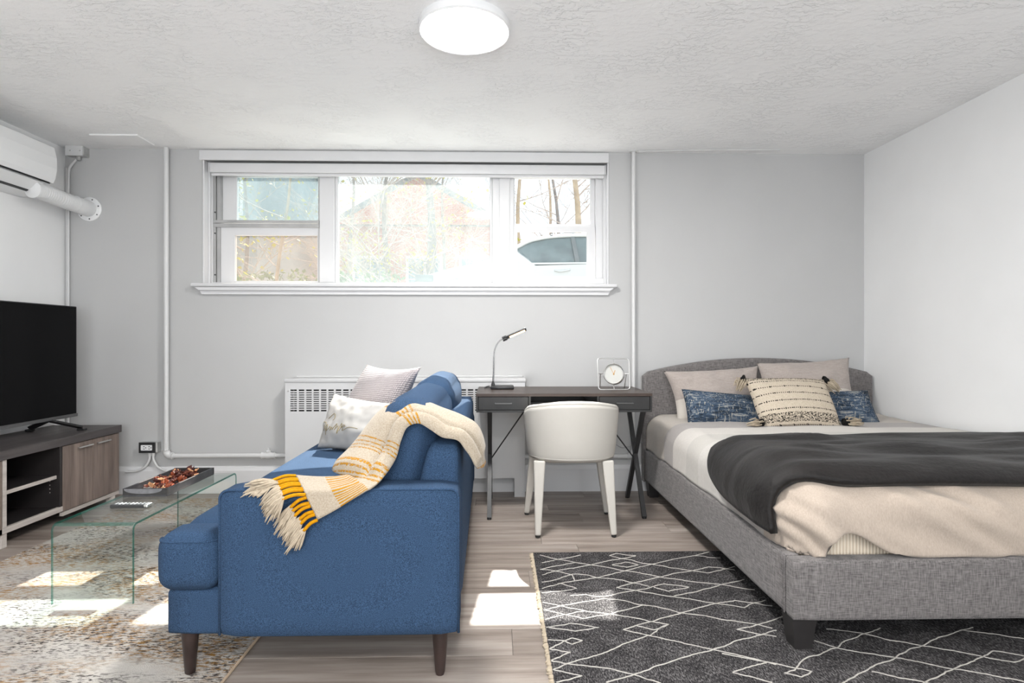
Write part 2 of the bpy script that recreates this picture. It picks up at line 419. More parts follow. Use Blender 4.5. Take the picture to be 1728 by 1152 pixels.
# back wall with the window opening
WX0, WX1, WZ0, WZ1 = -2.105, .80, 1.488, 2.372
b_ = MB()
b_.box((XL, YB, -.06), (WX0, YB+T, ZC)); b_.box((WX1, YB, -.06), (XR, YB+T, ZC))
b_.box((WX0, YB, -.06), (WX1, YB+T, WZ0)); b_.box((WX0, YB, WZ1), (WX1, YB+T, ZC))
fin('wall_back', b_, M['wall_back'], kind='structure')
# rear wall behind the camera, with a window added for the fill light
RX0, RX1, RZ0, RZ1 = -1.75, 1.35, .58, 2.12
b_ = MB()
b_.box((XL, YR-T, -.06), (RX0, YR, ZC)); b_.box((RX1, YR-T, -.06), (XR, YR, ZC))
b_.box((RX0, YR-T, -.06), (RX1, YR, RZ0)); b_.box((RX0, YR-T, RZ1), (RX1, YR, ZC))
fin('wall_rear', b_, M['wall'], kind='structure')
w2 = fin('added_window', MB().box((RX0, YR-.14, RZ0), (RX1, YR-.08, RZ0+.06)).box((RX0, YR-.14, RZ1-.06), (RX1, YR-.08, RZ1)).box((RX0, YR-.14, RZ0+.06), (RX0+.06, YR-.08, RZ1-.06)).box((RX1-.06, YR-.14, RZ0+.06), (RX1, YR-.08, RZ1-.06)).box((-.23, YR-.14, RZ0+.06), (-.17, YR-.08, RZ1-.06)), M['trim'], kind='structure')
for xa, xb in ((RX0+.06, -.23), (-.17, RX1-.06)): fin('pane', MB().box((xa, YR-.115, RZ0+.06), (xb, YR-.105, RZ1-.06)), M['pane'], w2)
# baseboards
def baseboard(name, x0, x1):
    fin(name, MB().prism([(YB, 0), (YB-.022, 0), (YB-.022, .16), (YB-.016, .175), (YB-.012, .188), (YB, .19)], 'x', x0, x1), M['trim'], kind='structure')
baseboard('baseboard_back', XL+.001, XR-.001)
fin('baseboard_right', MB().box((XR-.02, YR+.001, 0), (XR, YB-.023, .185), .004, 1), M['trim'], kind='structure')
fin('baseboard_left', MB().box((XL, YR+.001, 0), (XL+.02, YB-.023, .185), .004, 1), M['trim'], kind='structure')

# ------------------------------------------------------------------ window
YW = 4.30     # glass plane
def wx(px): return P(px, 400, YW).x
def wz(py, px=680): return P(px, py, YW).z
zt, zb = WZ1, WZ0
win = fin('window_1', MB().box((WX0, YW-.03, zb), (WX0+.03, YW+.08, zt)).box((WX1-.03, YW-.03, zb), (WX1, YW+.08, zt)).box((WX0+.03, YW-.03, zt-.06), (WX1-.03, YW+.08, zt)).box((WX0+.03, YW-.03, zb), (WX1-.03, YW+.08, zb+.018)), M['trim'], kind='structure')
def wpart(name, a, b, mat='trim', y0=-.03, y1=.06, bev=.004, par=None):
    return fin(name, MB().box((a[0], YW+y0, a[1]), (b[0], YW+y1, b[1]), bev, 1), M[mat], par or win)
xm1a, xm1b, xm2a, xm2b = wx(541), wx(566), wx(831), wx(867)
wpart('mullion', (xm1a, zb+.018), (xm1b, zt-.06)); wpart('mullion', (xm2a, zb+.018), (xm2b, zt-.06))
wpart('mullion_stop', (xm1b, zb+.02), (xm1b+.022, zt-.062), y0=-.012, y1=.03); wpart('mullion_stop', (xm2a-.02, zb+.02), (xm2a, zt-.062), y0=-.012, y1=.03)
wpart('mullion_stop', (xm2a+.05, zb+.02), (xm2b-.03, zt-.062), y0=-.042, y1=-.031)
# jamb linings
fin('jamb_lining', MB().box((WX0+.0005, YB+.002, zb), (WX0+.012, YW-.031, zt-.001), .002, 1), M['trim'], win)
fin('jamb_lining', MB().box((WX1-.012, YB+.002, zb), (WX1-.0005, YW-.031, zt-.001), .002, 1), M['trim'], win)
for q in (.03, .055): fin('jamb_bead', MB().box((WX0+.012, YB+.03+q, zb), (WX0+.018+q*.2, YB+.045+q, zt-.002), .002, 1), M['trim'], win)
for q in (.03, .055): fin('jamb_bead', MB().box((WX1-.018-q*.2, YB+.03+q, zb), (WX1-.012, YB+.045+q, zt-.002), .002, 1), M['trim'], win)
# left unit : old aluminium tracks with two sashes
xl0, xl1 = WX0+.03, xm1a
zr0, zr1 = wz(383), wz(374)
fin('aluminium_track', MB().box((xl0, YW-.028, zb+.018), (xl0+.022, YW+.05, zt-.06)).box((xl0+.026, YW-.02, zb+.018), (xl0+.05, YW+.05, zt-.06)).box((xl1-.012, YW-.02, zb+.018), (xl1, YW+.05, zt-.06)), M['alu'], win)
for zz in (wz(361), wz(396), wz(465)): fin('screw', MB().lathe([(.006, 0), (.005, -.004)], 10, (xl0+.016, YW-.028, zz), 'y'), M['black_metal'], win)
fin('aluminium_rail', MB().box((xl0+.002, YW-.034, zr0+.018), (xl1-.002, YW-.021, zr1), .002, 1).box((xl0+.005, YW-.031, zr0-.012), (xl1-.002, YW-.021, zr0+.016), .002, 1), M['alu'], win)
def sash(x0, x1, z0, z1, fw, pane, y, par=win, nm='sash', side=None):
    l, r, bt, tp = fw
    m = MB().box((x0, y-.014, z0), (x0+l, y+.014, z1)).box((x1-r, y-.014, z0), (x1, y+.014, z1)).box((x0+l, y-.014, z0), (x1-r, y+.014, z0+bt)).box((x0+l, y-.014, z1-tp), (x1-r, y+.014, z1))
    s_ = fin(nm, m, M['trim'], par)
    fin('pane', MB().box((x0+l, y-.003, z0+bt), (x1-r, y+.003, z1-tp)), M[pane], s_)
    return s_
sash(xl0+.051, xl1-.013, zr1-.01, zt-.065, (wx(398)-xl0-.051, .006, .012, .02), 'pane_misty', YW+.03)
sash(xl0+.051, xl1-.013, zb+.02, zr0-.002, (wx(398)-xl0-.051, .006, .010, wz(384)-wz(399)), 'pane_brown', YW+.0)
# centre fixed pane
fin('pane', MB().box((xm1b+.022, YW+.002, zb+.018), (xm2a-.02, YW+.008, zt-.06)), M['pane_hazy'], win)
# right unit : white double hung
xr0, xr1 = xm2b, WX1-.03
sash(xr0+.002, wx(1004), wz(386), zt-.063, (.004, .032, wz(376)-wz(386), .02), 'pane', YW+.03)
lower = sash(xr0-.012, wx(1003), wz(473), wz(381), (wx(873)-xr0+.012, wx(1003)-wx(990), .03, .042), 'pane', YW-.004)
sr = fin('side_rail', MB().box((wx(1004.5), YW-.022, zb+.02), (xr1, YW+.05, zt-.062), .003, 1), M['trim'], win)
fin('bottom_rail', MB().box((xm2a+.02, YW-.045, zb+.001), (xr1+.01, YW-.031, wz(470)), .003, 1), M['trim'], win)
fin('sash_label', MB().box((wx(928), YW-.0085, wz(397)), (wx(932.5), YW-.0075, wz(392.5))), M['black_plastic'], lower)
fin('sash_label', MB().box((wx(928.8), YW-.0089, wz(396.2)), (wx(931.7), YW-.0085, wz(393.3))), M['trim'], lower)
# casing board above, stool and apron below
fin('trim_1', MB().box((P(338, 256, YB).x, YB-.018, P(680, 273, YB).z), (P(1027, 256, YB).x, YB, ZC-.008), .003, 1), M['trim'], kind='structure')
s0, s1 = P(322, 478, YB-.05).x, P(1042, 478, YB-.05).x
fin('trim_2', MB().box((s0, YB-.06, P(680, 484, YB-.06).z), (s1, YB, WZ0-.001), .008, 3).box((WX0+.001, YB, WZ0-.02), (WX1-.001, YW-.032, WZ0-.0005)), M['trim'], kind='structure', smooth=40)
za, zc_ = P(680, 484, YB-.06).z-.001, P(680, 497, YB-.02).z
ap = [(s0+.03, za), (s1-.03, za), (s1-.045, za-.02), (s1-.062, zc_), (s0+.062, zc_), (s0+.045, za-.02)]
fin('trim_3', MB().prism(ap, 'y', YB-.022, YB).prism([(s0+.02, za), (s1-.02, za), (s1-.05, za-.022), (s0+.05, za-.022)], 'y', YB-.045, YB-.022), M['trim'], kind='structure')
# roller blind
bl = thing('roller_blind', (-.64, YB+.04, 2.26), 'white roller blind rolled up under the window head board', 'blind')
bx0, bx1 = P(354, 280, YB+.02).x, P(1021, 280, YB+.02).x
zc0, zc1 = P(680, 293, YB+.02).z, P(680, 276.5, YB+.02).z
fin('cassette', MB().box((bx0, YB+.012, zc0), (bx1, YB+.085, zc1), .008, 3), M['trim'], bl, smooth=40)
fin('bottom_bar', MB().box((bx0+.006, YB+.026, zc0-.018), (bx1-.006, YB+.05, zc0-.001), .004, 2), M['trim'], bl)
for xx in (bx0-.006, bx1+.001): fin('end_cap', MB().box((xx, YB+.014, zc0+.004), (xx+.005, YB+.08, zc1-.003), .001, 1), M['white_plastic'], bl)

# ------------------------------------------------------------------ ceiling light
def ceiling_light(x, y, label, em='lamp_diff'):
    t = thing('ceiling_light', (x, y, ZC), label, 'ceiling light')
    fin('rim', MB().lathe([(.175, 0), (.19, 0), (.196, -.01), (.196, -.034), (.190, -.040), (.182, -.038), (.182, -.030), (.175, -.030)], 64, (x, y, ZC)), M['white_plastic'], t, smooth=35)
    fin('diffuser', MB().lathe([(.02, -.0310), (.181, -.0310), (.181, -.0345), (.15, -.0385), (.08, -.040), (.02, -.0402)], 64, (x, y, ZC)), M['lamp_diff'], t, smooth=35)
    return t
c_ = G(784, 54, ZC-.036)
ceiling_light(c_.x, c_.y, 'round white flush ceiling light glowing above the sofa')
ceiling_light(.2, -.6, 'round white flush ceiling light added behind the camera as fill')  # second fixture, out of view, added for extra light

# ceiling access panel near the left corner
hp = [G(150, 225, ZC), G(232, 226, ZC), G(262, 241, ZC), G(208, 240, ZC)]
fin('ceiling_access_panel', MB().box((hp[0].x, hp[0].y, ZC-.012), (hp[1].x, 4.07, ZC), .003, 1), M['wall'], label='thin white access panel on the ceiling beside the pipe', cat='panel')

# ------------------------------------------------------------------ air conditioner on left wall
AX = XL; ay0, ay1 = 2.86, 3.80
ac = thing('air_conditioner', (AX+.1, (ay0+ay1)/2, 2.0), 'white wall mounted split air conditioner above the television', 'air conditioner')
prof = [(AX, 2.325), (AX+.16, 2.322), (AX+.205, 2.30), (AX+.222, 2.24), (AX+.224, 2.17), (AX+.208, 2.105), (AX+.19, 2.085), (AX+.08, 2.055), (AX, 2.055)]
fin('body', MB().prism([(AX, 2.316), (AX+.19, 2.316), (AX+.196, 2.29), (AX+.20, 2.12), (AX+.17, 2.068), (AX+.10, 2.015), (AX+.03, 2.0), (AX, 2.0)], 'y', ay0+.01, ay1-.01), M['white_plastic'], ac)
fp = [(AX+.02, 2.3265), (AX+.198, 2.3265), (AX+.212, 2.318), (AX+.226, 2.25), (AX+.228, 2.18), (AX+.216, 2.118), (AX+.204, 2.092), (AX+.2005, 2.092), (AX+.2005, 2.3175), (AX+.02, 2.3175)]
fin('front_panel', MB().prism(fp, 'y', ay0, ay1), M['white_plastic'], ac)
fin('louver', MB().prism([(AX+.186, 2.083), (AX+.19, 2.077), (AX+.128, 2.026), (AX+.121, 2.031)], 'y', ay0+.04, ay1-.06), M['white_plastic'], ac)
fin('air_slot', MB().prism([(AX+.1945, 2.094), (AX+.2, 2.086), (AX+.194, 2.083), (AX+.185, 2.089)], 'y', ay0+.02, ay1-.02), M['black_plastic'], ac)
fin('air_slot', MB().prism([(AX+.122, 2.027), (AX+.126, 2.022), (AX+.112, 2.015), (AX+.108, 2.020)], 'y', ay0+.04, ay1-.07), M['black_plastic'], ac)
fin('end_cap', MB().box((AX+.005, ay1-.0095, 2.02), (AX+.17, ay1-.004, 2.30), .002, 1), M['white_plastic'], ac)
# corrugated line hose from the unit to the wall flange
fc = P(148, 352, YB-.02)
hs = thing('line_hose', (fc.x, YB, fc.z), 'white corrugated hose running from the air conditioner to a round wall flange', 'hose')
path = catmull([(AX+.15, 3.70, 2.028), (AX+.155, 3.80, 2.03), (fc.x-.012, 3.95, fc.z+.01), (fc.x-.004, 4.04, fc.z+.004)], 22)
rs = [.053+.0026*math.sin(i*2.2) for i in range(len(path))]
fin('hose', MB().tube(path, rs, 20), M['white_plastic'], hs, smooth=True)
fin('elbow', MB().tube(catmull([(fc.x-.005, 4.035, fc.z+.007), (fc.x, 4.10, fc.z+.002), (fc.x, YB-.012, fc.z)], 6), .056, 20), M['white_plastic'], hs, smooth=40)
fin('flange', MB().lathe([(.085, 0), (.085, -.006), (.08, -.010), (.05, -.012)], 40, (fc.x, YB, fc.z), 'y'), M['white_plastic'], hs, smooth=35)
for k in range(7):
    a = .3+2*math.pi*k/7; fin('screw', MB().lathe([(.005, 0), (.004, -.003)], 8, (fc.x+.07*math.cos(a), YB-.0102, fc.z+.07*math.sin(a)), 'y'), M['black_metal'], hs)

# junction box and conduit in the left corner
jb = thing('junction_box', (-2.99, YB, 2.39), 'small grey metal junction box in the ceiling corner with conduit hanging below', 'electrical box')
ja, jc = P(111, 246, YB-.06), P(141, 262, YB-.06)
fin('box', MB().box((ja.x, YB-.06, jc.z), (jc.x, YB, ja.z), .003, 1), M['steel'], jb)
fin('cover', MB().box((ja.x-.003, YB-.064, jc.z-.003), (jc.x-.004, YB-.0605, ja.z+.001), .001, 1), M['pipe'], jb)
for q in (.25, .8): fin('screw', MB().lathe([(.005, 0), (.004, -.003)], 8, (ja.x+(jc.x-ja.x)*q, YB-.0642, (ja.z+jc.z)/2), 'y'), M['steel'], jb)
cp = catmull([(P(131, 262, YB-.03).x, YB-.02, jc.z), (P(130, 268, YB).x, YB-.016, P(130, 272, YB).z), (P(120, 280, YB).x, YB-.014, P(119, 284, YB).z), (P(118, 300, YB).x, YB-.014, P(119, 300, YB).z)], 8)+[Vector((P(117.5, 480, YB).x, YB-.014, .2))]
fin('conduit', MB().tube(cp, .008, 10), M['pipe'], jb, smooth=40)
fin('conduit', MB().tube([(P(114, 400, YB).x, YB-.008, P(114, 284, YB).z), (P(114, 400, YB).x, YB-.008, .2)], .006, 8), M['pipe'], jb, smooth=40)
fin('connector', MB().lathe([(.016, 0), (.016, -.02), (.012, -.024)], 12, (P(131, 262, YB-.03).x, YB-.02, jc.z)), M['steel'], jb)

# ------------------------------------------------------------------ heating pipes
hz_ = P(380, 768.5, YB-.04).z; px_ = P(280.5, 500, YB-.04).x
hp_ = thing('heating_pipe', (px_, YB-.04, hz_), 'white painted heating pipe dropping beside the window then running to the radiator', 'pipe')
fin('riser', MB().tube([(px_, YB-.04, ZC-.001), (px_, YB-.04, hz_+.035)], .0168, 16), M['pipe'], hp_, smooth=40)
RLX = P(481, 700, 4.02).x
fin('branch', MB().tube([(px_+.035, YB-.04, hz_), (RLX-.001, YB-.04, hz_)], .0155, 16), M['pipe'], hp_, smooth=40)
fin('elbow', MB().tube([(px_, YB-.04, hz_+.042)]+[(px_+.036-.036*math.cos(a), YB-.04, hz_+.036-.036*math.sin(a)) for a in [i*math.pi/12 for i in range(7)]]+[(px_+.046, YB-.04, hz_)], [.027]+[.0235]*7+[.026], 16), M['pipe'], hp_, smooth=40)
vx = P(453, 768, YB-.04).x
va = fin('valve', MB().tube([(vx-.05, YB-.04, hz_), (vx-.048, YB-.04, hz_), (vx-.03, YB-.04, hz_), (vx, YB-.04, hz_), (vx+.03, YB-.04, hz_), (vx+.048, YB-.04, hz_)], [.02, .023, .019, .025, .019, .023], 16), M['pipe'], hp_, smooth=40)
fin('valve_stem', MB().lathe([(.016, .02), (.018, .03), (.012, .035), (.006, .036), (.006, .052), (.002, .054)], 12, (vx, YB-.04, hz_)), M['pipe'], va)
px2 = P(1069, 500, YB-.04).x; hz2 = P(1040, 769.5, YB-.04).z
hp2 = thing('heating_pipe', (px2, YB-.04, hz2), 'white painted heating pipe standing beside the headboard with a branch behind the desk', 'pipe')
fin('riser', MB().tube([(px2, YB-.04, ZC-.001), (px2, YB-.04, hz2+.03)], .0145, 16), M['pipe'], hp2, smooth=40)
fin('elbow', MB().tube([(px2, YB-.04, hz2+.04)]+[(px2-.034+.034*math.cos(a), YB-.04, hz2+.034-.034*math.sin(a)) for a in [i*math.pi/12 for i in range(7)]]+[(px2-.044, YB-.04, hz2)], .0225, 16), M['pipe'], hp2, smooth=40)
RRX = P(886, 700, 4.02).x
fin('branch', MB().tube([(px2-.03, YB-.04, hz2), (RRX+.001, YB-.04, hz2)], .0165, 16), M['pipe'], hp2, smooth=40)
fin('ceiling_flange', MB().lathe([(.03, 0), (.028, -.006), (.02, -.008)], 20, (px2, YB-.04, ZC)), M['pipe'], hp2)
fin('surface_cable', MB().tube([(px2+.03, YB-.05, ZC-.005), (1.5, YB-.09, ZC-.004), (2.0, YB-.10, ZC-.003)], .005, 6), M['pipe'], label='thin white cable clipped along the ceiling above the bed', cat='cable')

# ------------------------------------------------------------------ radiator cover
RY, RZT = 4.02, P(680, 641, 4.03).z
rad = thing('radiator', ((RLX+RRX)/2, YB-.08, 0), 'long white convector radiator cover under the window behind the sofa', 'radiator')
zb_ = .0
xn = P(868, 800, RY).x   # foot notch
fr_ = MB()
gz0, gz1 = P(520, 694, RY).z, P(520, 657, RY).z
gx0, gx1 = P(490, 680, RY).x, P(874, 680, RY).x
fr_.box((RLX, RY, .13), (RRX, RY+.008, gz0)); fr_.box((RLX, RY, gz1), (RRX, RY+.008, RZT-.015))
fr_.box((RLX, RY, gz0), (gx0, RY+.008, gz1)); fr_.box((gx1, RY, gz0), (RRX, RY+.008, gz1))
fr_.box((RLX, RY, 0), (RLX+.07, RY+.008, .13)); fr_.box((xn, RY, 0), (RRX, RY+.008, .13))
ncol = 31; cw = (gx1-gx0)/ncol
for i in range(1, ncol): fr_.box((gx0+i*cw-.006, RY, gz0), (gx0+i*cw+.006, RY+.008, gz1))
fin('front_panel', fr_, M['radiator'], rad)
sl = MB()
ns = 10; hh = (gz1-gz0)/ns
for k in range(1, ns): sl.box((gx0, RY+.002, gz0+k*hh-.0042), (gx1, RY+.007, gz0+k*hh+.0042))
fin('grille_louvres', sl, M['radiator'], rad, kind='stuff')
fin('side_panel', MB().box((RLX, RY+.008, 0), (RLX+.008, YB-.023, RZT-.015)), M['radiator'], rad)
fin('side_panel', MB().box((RRX-.008, RY+.008, 0), (RRX, YB-.023, RZT-.015)), M['radiator'], rad)
fin('top_cap', MB().box((RLX-.006, RY-.008, RZT-.015), (RRX+.006, YB-.001, RZT+.012), .006, 2), M['radiator'], rad, smooth=40)
fin('wall_strip', MB().box((RLX+.03, YB-.02, RZT+.0125), (RRX-.01, YB-.001, RZT+.022), .002, 1), M['pipe'], rad)
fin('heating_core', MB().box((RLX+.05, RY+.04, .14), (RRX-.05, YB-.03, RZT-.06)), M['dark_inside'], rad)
for q in (RLX+.02, RRX-.02): fin('screw', MB().lathe([(.006, 0), (.004, -.003)], 8, (q, RY, gz1-.01), 'y'), M['steel'], rad)

# ------------------------------------------------------------------ wall outlet with armoured cables
oc = P(250, 755, YB-.05)
ou = thing('wall_outlet', (oc.x, YB, oc.z-.04), 'surface mounted steel outlet box with white sockets beside the television stand', 'outlet')
fin('box', MB().box((oc.x-.062, YB-.05, oc.z-.036), (oc.x+.062, YB, oc.z+.036), .005, 2), M['steel'], ou)
fin('cover_plate', MB().box((oc.x-.064, YB-.054, oc.z-.037), (oc.x+.05, YB-.0505, oc.z+.037), .002, 1), M['black_metal'], ou)
so = fin('socket', MB().box((oc.x-.046, YB-.058, oc.z-.019), (oc.x+.030, YB-.0545, oc.z+.019), .004, 2), M['white_plastic'], ou)
for q in (-.030, .006):
    for dz in (-.008, .008): fin('slot', MB().box((oc.x+q, YB-.0586, oc.z+dz-.0022), (oc.x+q+.011, YB-.0581, oc.z+dz+.0022)), M['black_plastic'], so)
    fin('slot', MB().lathe([(.004, 0), (.003, -.0005)], 8, (oc.x+q+.018, YB-.0581, oc.z), 'y'), M['black_plastic'], so)
zcab = P(250, 795, YB-.03).z
for sgn, xe in ((-1, -2.62), (1, P(306, 795, YB).x)):
    x0 = oc.x+.012+sgn*.012
    fin('cable_clamp', MB().lathe([(.012, 0), (.012, -.02), (.009, -.03)], 10, (x0, YB-.03, oc.z-.036)), M['pipe'], ou)
    pts = catmull([(x0, YB-.03, oc.z-.05), (x0+sgn*.004, YB-.032, oc.z-.09), (x0+sgn*.035, YB-.034, zcab+.03), (x0+sgn*.09, YB-.034, zcab+.004), (x0+sgn*.14, YB-.034, zcab), (xe, YB-.034, zcab)], 12)
    fin('armoured_cable', MB().tube(pts, [.0085+.001*math.sin(i*2.6) for i in range(len(pts))], 8), M['pipe'], ou, smooth=True)

# ------------------------------------------------------------------ media console and television
TX = -2.57; ty0, ty1 = 2.60, 4.0
ts = thing('media_console', (-2.79, (ty0+ty1)/2, 0), 'low taupe and charcoal media console with open shelves under the television', 'tv stand')
tb = -3.0      # back
fin('top', MB().box((tb-.02, ty0-.01, .462), (TX+.012, ty1+.008, .51), .002, 1), M['tv_top'], ts)
def pan(nm, a, b, m='tv_front', par=ts): return fin(nm, MB().box(a, b, .0015, 1), M[m], par)
yd0, yd1 = 3.49, 3.745
ym0, ym1 = 3.075, 3.49
for yy in (ty0, ty1-.02): pan('side_panel', (tb, yy, .05), (TX-.019, yy+.02, .462))
pan('divider', (tb, ym1-.02, .10), (TX-.002, ym1-.001, .462), 'tv_in'); pan('divider', (tb, ym0, .10), (TX, ym0+.024, .462), 'tv_edge')
pan('back_panel', (tb, ty0+.02, .10), (tb+.008, ty1-.02, .462), 'tv_in')
pan('bottom_panel', (tb, ty0+.02, .075), (TX-.003, ty1-.02, .10), 'tv_in')
pan('bottom_rail', (TX-.022, ty0, .075), (TX, ym1, .105), 'tv_edge')
pan('base_rail', (TX-.022, ym1, .045), (TX-.001, ty1, .068), 'tv_edge')
pan('shelf', (tb+.01, ym0+.025, .272), (TX-.03, ym1-.021, .29), 'tv_in')
pan('shelf_edge', (TX-.0295, ym0+.025, .271), (TX-.02, ym1-.021, .291), 'tv_edge')
for (a, b) in ((ym1, yd1), (yd1, ty1), (ty0, 2.835), (2.835, ym0-.002)):
    d = pan('door', (TX-.018, a+.002, .072), (TX, b-.002, .458))
    ya, yb = (b-.145, b-.02) if abs(a-ym1) < .01 else (a+.02, a+.145)
    h = fin('handle', MB().box((TX+.012, ya, .425), (TX+.022, yb, .433), .002, 1).box((TX, ya+.012, .426), (TX+.012, ya+.018, .432)).box((TX, yb-.018, .426), (TX+.012, yb-.012, .432)), M['silver'], d)
for yy in (ty0+.03, ym0-.006, ty1-.07):
    fin('foot', MB().box((TX-.045, yy, 0), (TX-.006, yy+.038, .0445 if yy > 3.4 else .075), .002, 1), M['tv_edge'], ts); fin('foot', MB().box((tb+.01, yy, 0), (tb+.05, yy+.038, .075 if yy < 3.9 else .05), .002, 1), M['tv_edge'], ts)
for k in range(4): fin('shelf_pin_hole', MB().lathe([(.003, 0), (.003, -.0006)], 8, (TX-.06, ym1-.0205, .19+k*.022), 'y'), M['tv_edge'], ts)

tvx = -2.80; tvy1 = 3.925; tvy0 = tvy1-1.30; tvz0 = P(142, 702, tvy1).z; tvz1 = P(141, 517, tvy1).z
tv = thing('television', (tvx, (tvy0+tvy1)/2, .5103), 'large flat black television standing on the media console', 'television')
fin('housing', MB().box((tvx-.055, tvy0+.12, tvz0+.08), (tvx-.03, tvy1-.12, tvz1-.18), .01, 2).box((tvx-.03, tvy0, tvz0), (tvx, tvy1, tvz1), .003, 1), M['black_plastic'], tv)
fin('screen', MB().box((tvx+.0002, tvy0+.006, tvz0+.022), (tvx+.0015, tvy1-.006, tvz1-.006)), M['screen'], tv)
be = fin('bezel', MB().box((tvx+.0002, tvy0, tvz0+.001), (tvx+.007, tvy1, tvz0+.021), .001, 1), M['bezel'], tv)
lc = P(4, 726, tvy0+.67)
for k in range(3): fin('maker_mark', MB().box((tvx+.0071, 3.275+k*.012, tvz0+.006), (tvx+.0078, 3.284+k*.012, tvz0+.016)), M['trim'], be)
for yc, sg in ((3.72, 1), (tvy0+.2, -1)):
    fin('foot', MB().bar((tvx-.02, yc-sg*.02, tvz0+.004), (tvx+.145, yc+sg*.05, .528), .03, .012).bar((tvx-.02, yc-sg*.02, tvz0+.004), (tvx-.16, yc+.02*sg, .528), .03, .012).box((tvx+.12, yc+sg*.05-.018, .5105), (tvx+.165, yc+sg*.05+.018, .522), .003, 1).box((tvx-.18, yc+.02*sg-.018, .5105), (tvx-.14, yc+.02*sg+.018, .522), .003, 1), M['black_plastic'], tv)

# ------------------------------------------------------------------ rugs
RG = .009
rl = fin('area_rug', MB().box((-2.42, 1.6, .0006), (-.872, 4.005, RG), .003, 1), M['rug_left'], label='cream and grey abstract area rug with gold flecks under the coffee table', cat='rug')
fin('binding', MB().tube([(-.870, 1.602, .005), (-.870, 4.003, .005)], .0048, 8), plain('taupe_binding', S(150, 132, 112), .9), rl, smooth=True)
RX, RYT = .172, 2.94
rr = fin('area_rug', MB().box((RX, .7, .0006), (2.62, RYT, RG), .003, 1), M['rug_right'], label='charcoal shag rug with thin white diamond lines under the bed', cat='rug')
fr_ = MB(); random.seed(3)
yy = .70
while yy < RYT-.005:
    r_ = .0045+random.random()*.003; L = .008+random.random()*.008
    fr_.tube([(RX+.004, yy, .006), (RX-L*.6, yy+random.uniform(-.004, .004), .0055), (RX-L, yy+random.uniform(-.006, .006), .004)], [r_*.7, r_*.7, r_*.4], 5); yy += .0085
fin('edge_fringe', fr_, M['cream'], rr, kind='stuff')
z3 = '''90,165 220,140 330,118 450,135 540,150 640,170 740,185 930,220 1050,238 1200,258 1330,270 1450,290 1580,310
100,255 210,235 310,200 420,205 490,225 600,230 740,260 850,285
100,205 230,170 330,155 450,132 560,105 650,92
650,92 720,100 800,125 870,130 980,152 1100,170 1250,190 1330,175 1440,145
210,268 330,245 490,222 640,185 760,155 870,128 1000,100 1160,70 1260,45
1160,70 1220,75 1260,85 1340,88
570,70 620,58 750,72 690,85 650,92 570,70
590,135 680,115 770,135 690,152 590,135
620,290 740,258 880,228 1000,200 1150,175 1260,150 1330,155 1440,172
300,350 400,340 490,357 540,355 640,330 760,312 880,285 950,268 1010,275 1120,290 1060,305 980,318 880,290
620,290 760,315 930,345 1080,365 1280,400 1400,415 1500,430 1560,405 1650,380
1020,350 1160,325 1340,275 1510,238
270,415 370,395 530,370 640,378 770,410 900,425 1050,465 1200,485 1400,520 1580,545 1700,575
120,515 240,485 400,455 560,475 700,495 830,520 980,548 930,570 850,625
380,510 560,480 650,455 800,415
665,585 850,528 1060,470 1240,420 1330,400 1440,380 1520,395 1600,405 1700,420
665,585 840,625 980,655 1150,695 1290,725 1450,760 1600,795 1728,825
175,860 330,800 480,760 600,720 720,665 840,625
550,955 740,900 900,835 1100,770 1290,725 1450,665 1620,620 1728,590
150,800 260,820 400,835 590,858 740,900 860,930 930,955
180,860 280,885 380,905 290,930 200,950
150,720 240,735 305,740 200,780 160,800
130,655 260,660 310,685 380,660 310,645 200,690 150,720
130,570 300,540 500,570 330,595 150,570
1455,580 1560,560 1728,510 1900,460
1455,580 1600,615 1728,632
1425,885 1540,840 1660,815
1425,885 1570,920 1700,955
760,560 880,585 930,565 980,548
100,300 230,265 340,298 230,320 100,330
100,120 220,95 370,68
85,68 220,98 340,118 450,135
90,165 240,185 310,205 330,245
110,450 260,415 390,390
110,395 270,430 400,455
130,450 260,480 380,510'''
z4 = '''380,165 630,195 780,235 900,255 1020,275 1230,310 1450,355 1660,392 1728,360
95,462 160,440 240,365 350,330 450,290 520,245 630,200 750,160
95,462 210,490 280,455 160,432 0,395 -330,330
300,245 400,275 480,298 640,330 830,355 1000,390 1230,435 1380,455 1550,490 1728,525
300,660 490,530 640,455 740,400 830,370 940,310 1060,265 1150,225 1310,170 1380,155
1310,172 1550,205 1728,232
900,610 1060,525 1240,440 1450,355 1520,315 1620,325 1728,350
690,455 870,495 1040,525 1300,590'''
def rug_lines(txt, ox, oy, s):
    out = []
    for ln in txt.split('\n'):
        out.append([G(ox+float(a.split(',')[0])/s, oy+float(a.split(',')[1])/s, RG) for a in ln.split()])
    return out
random.seed(5)
for ln in rug_lines(z3, 890, 920, 1728/420)+rug_lines(z4, 1300, 1020, 1728/428):
    pts = [ln[i].lerp(ln[i+1], j/12) for i in range(len(ln)-1) for j in range(12)]+[ln[-1]]; rows = []
    for i, p in enumerate(pts):
        d = pts[min(i+1, len(pts)-1)]-pts[max(i-1, 0)]; n = Vector((-d.y, d.x, 0)); n = n.normalized() if n.length > 1e-9 else Vector((1, 0, 0))
        j = noise.noise(p*18)*.006+noise.noise(p*70)*.0025; hw = .0025+.0012*noise.noise(p*110)
        q = p+n*j; q.x = max(q.x, RX+.006); q.y = min(q.y, RYT-.006)
        rows.append([q-n*hw, q-n*hw*.6+Vector((0, 0, .0016)), q+n*hw*.6+Vector((0, 0, .0016)), q+n*hw])
    fin('pattern_line', MB().grid(rows), M['white_line'], rr, smooth=True, normals=False)

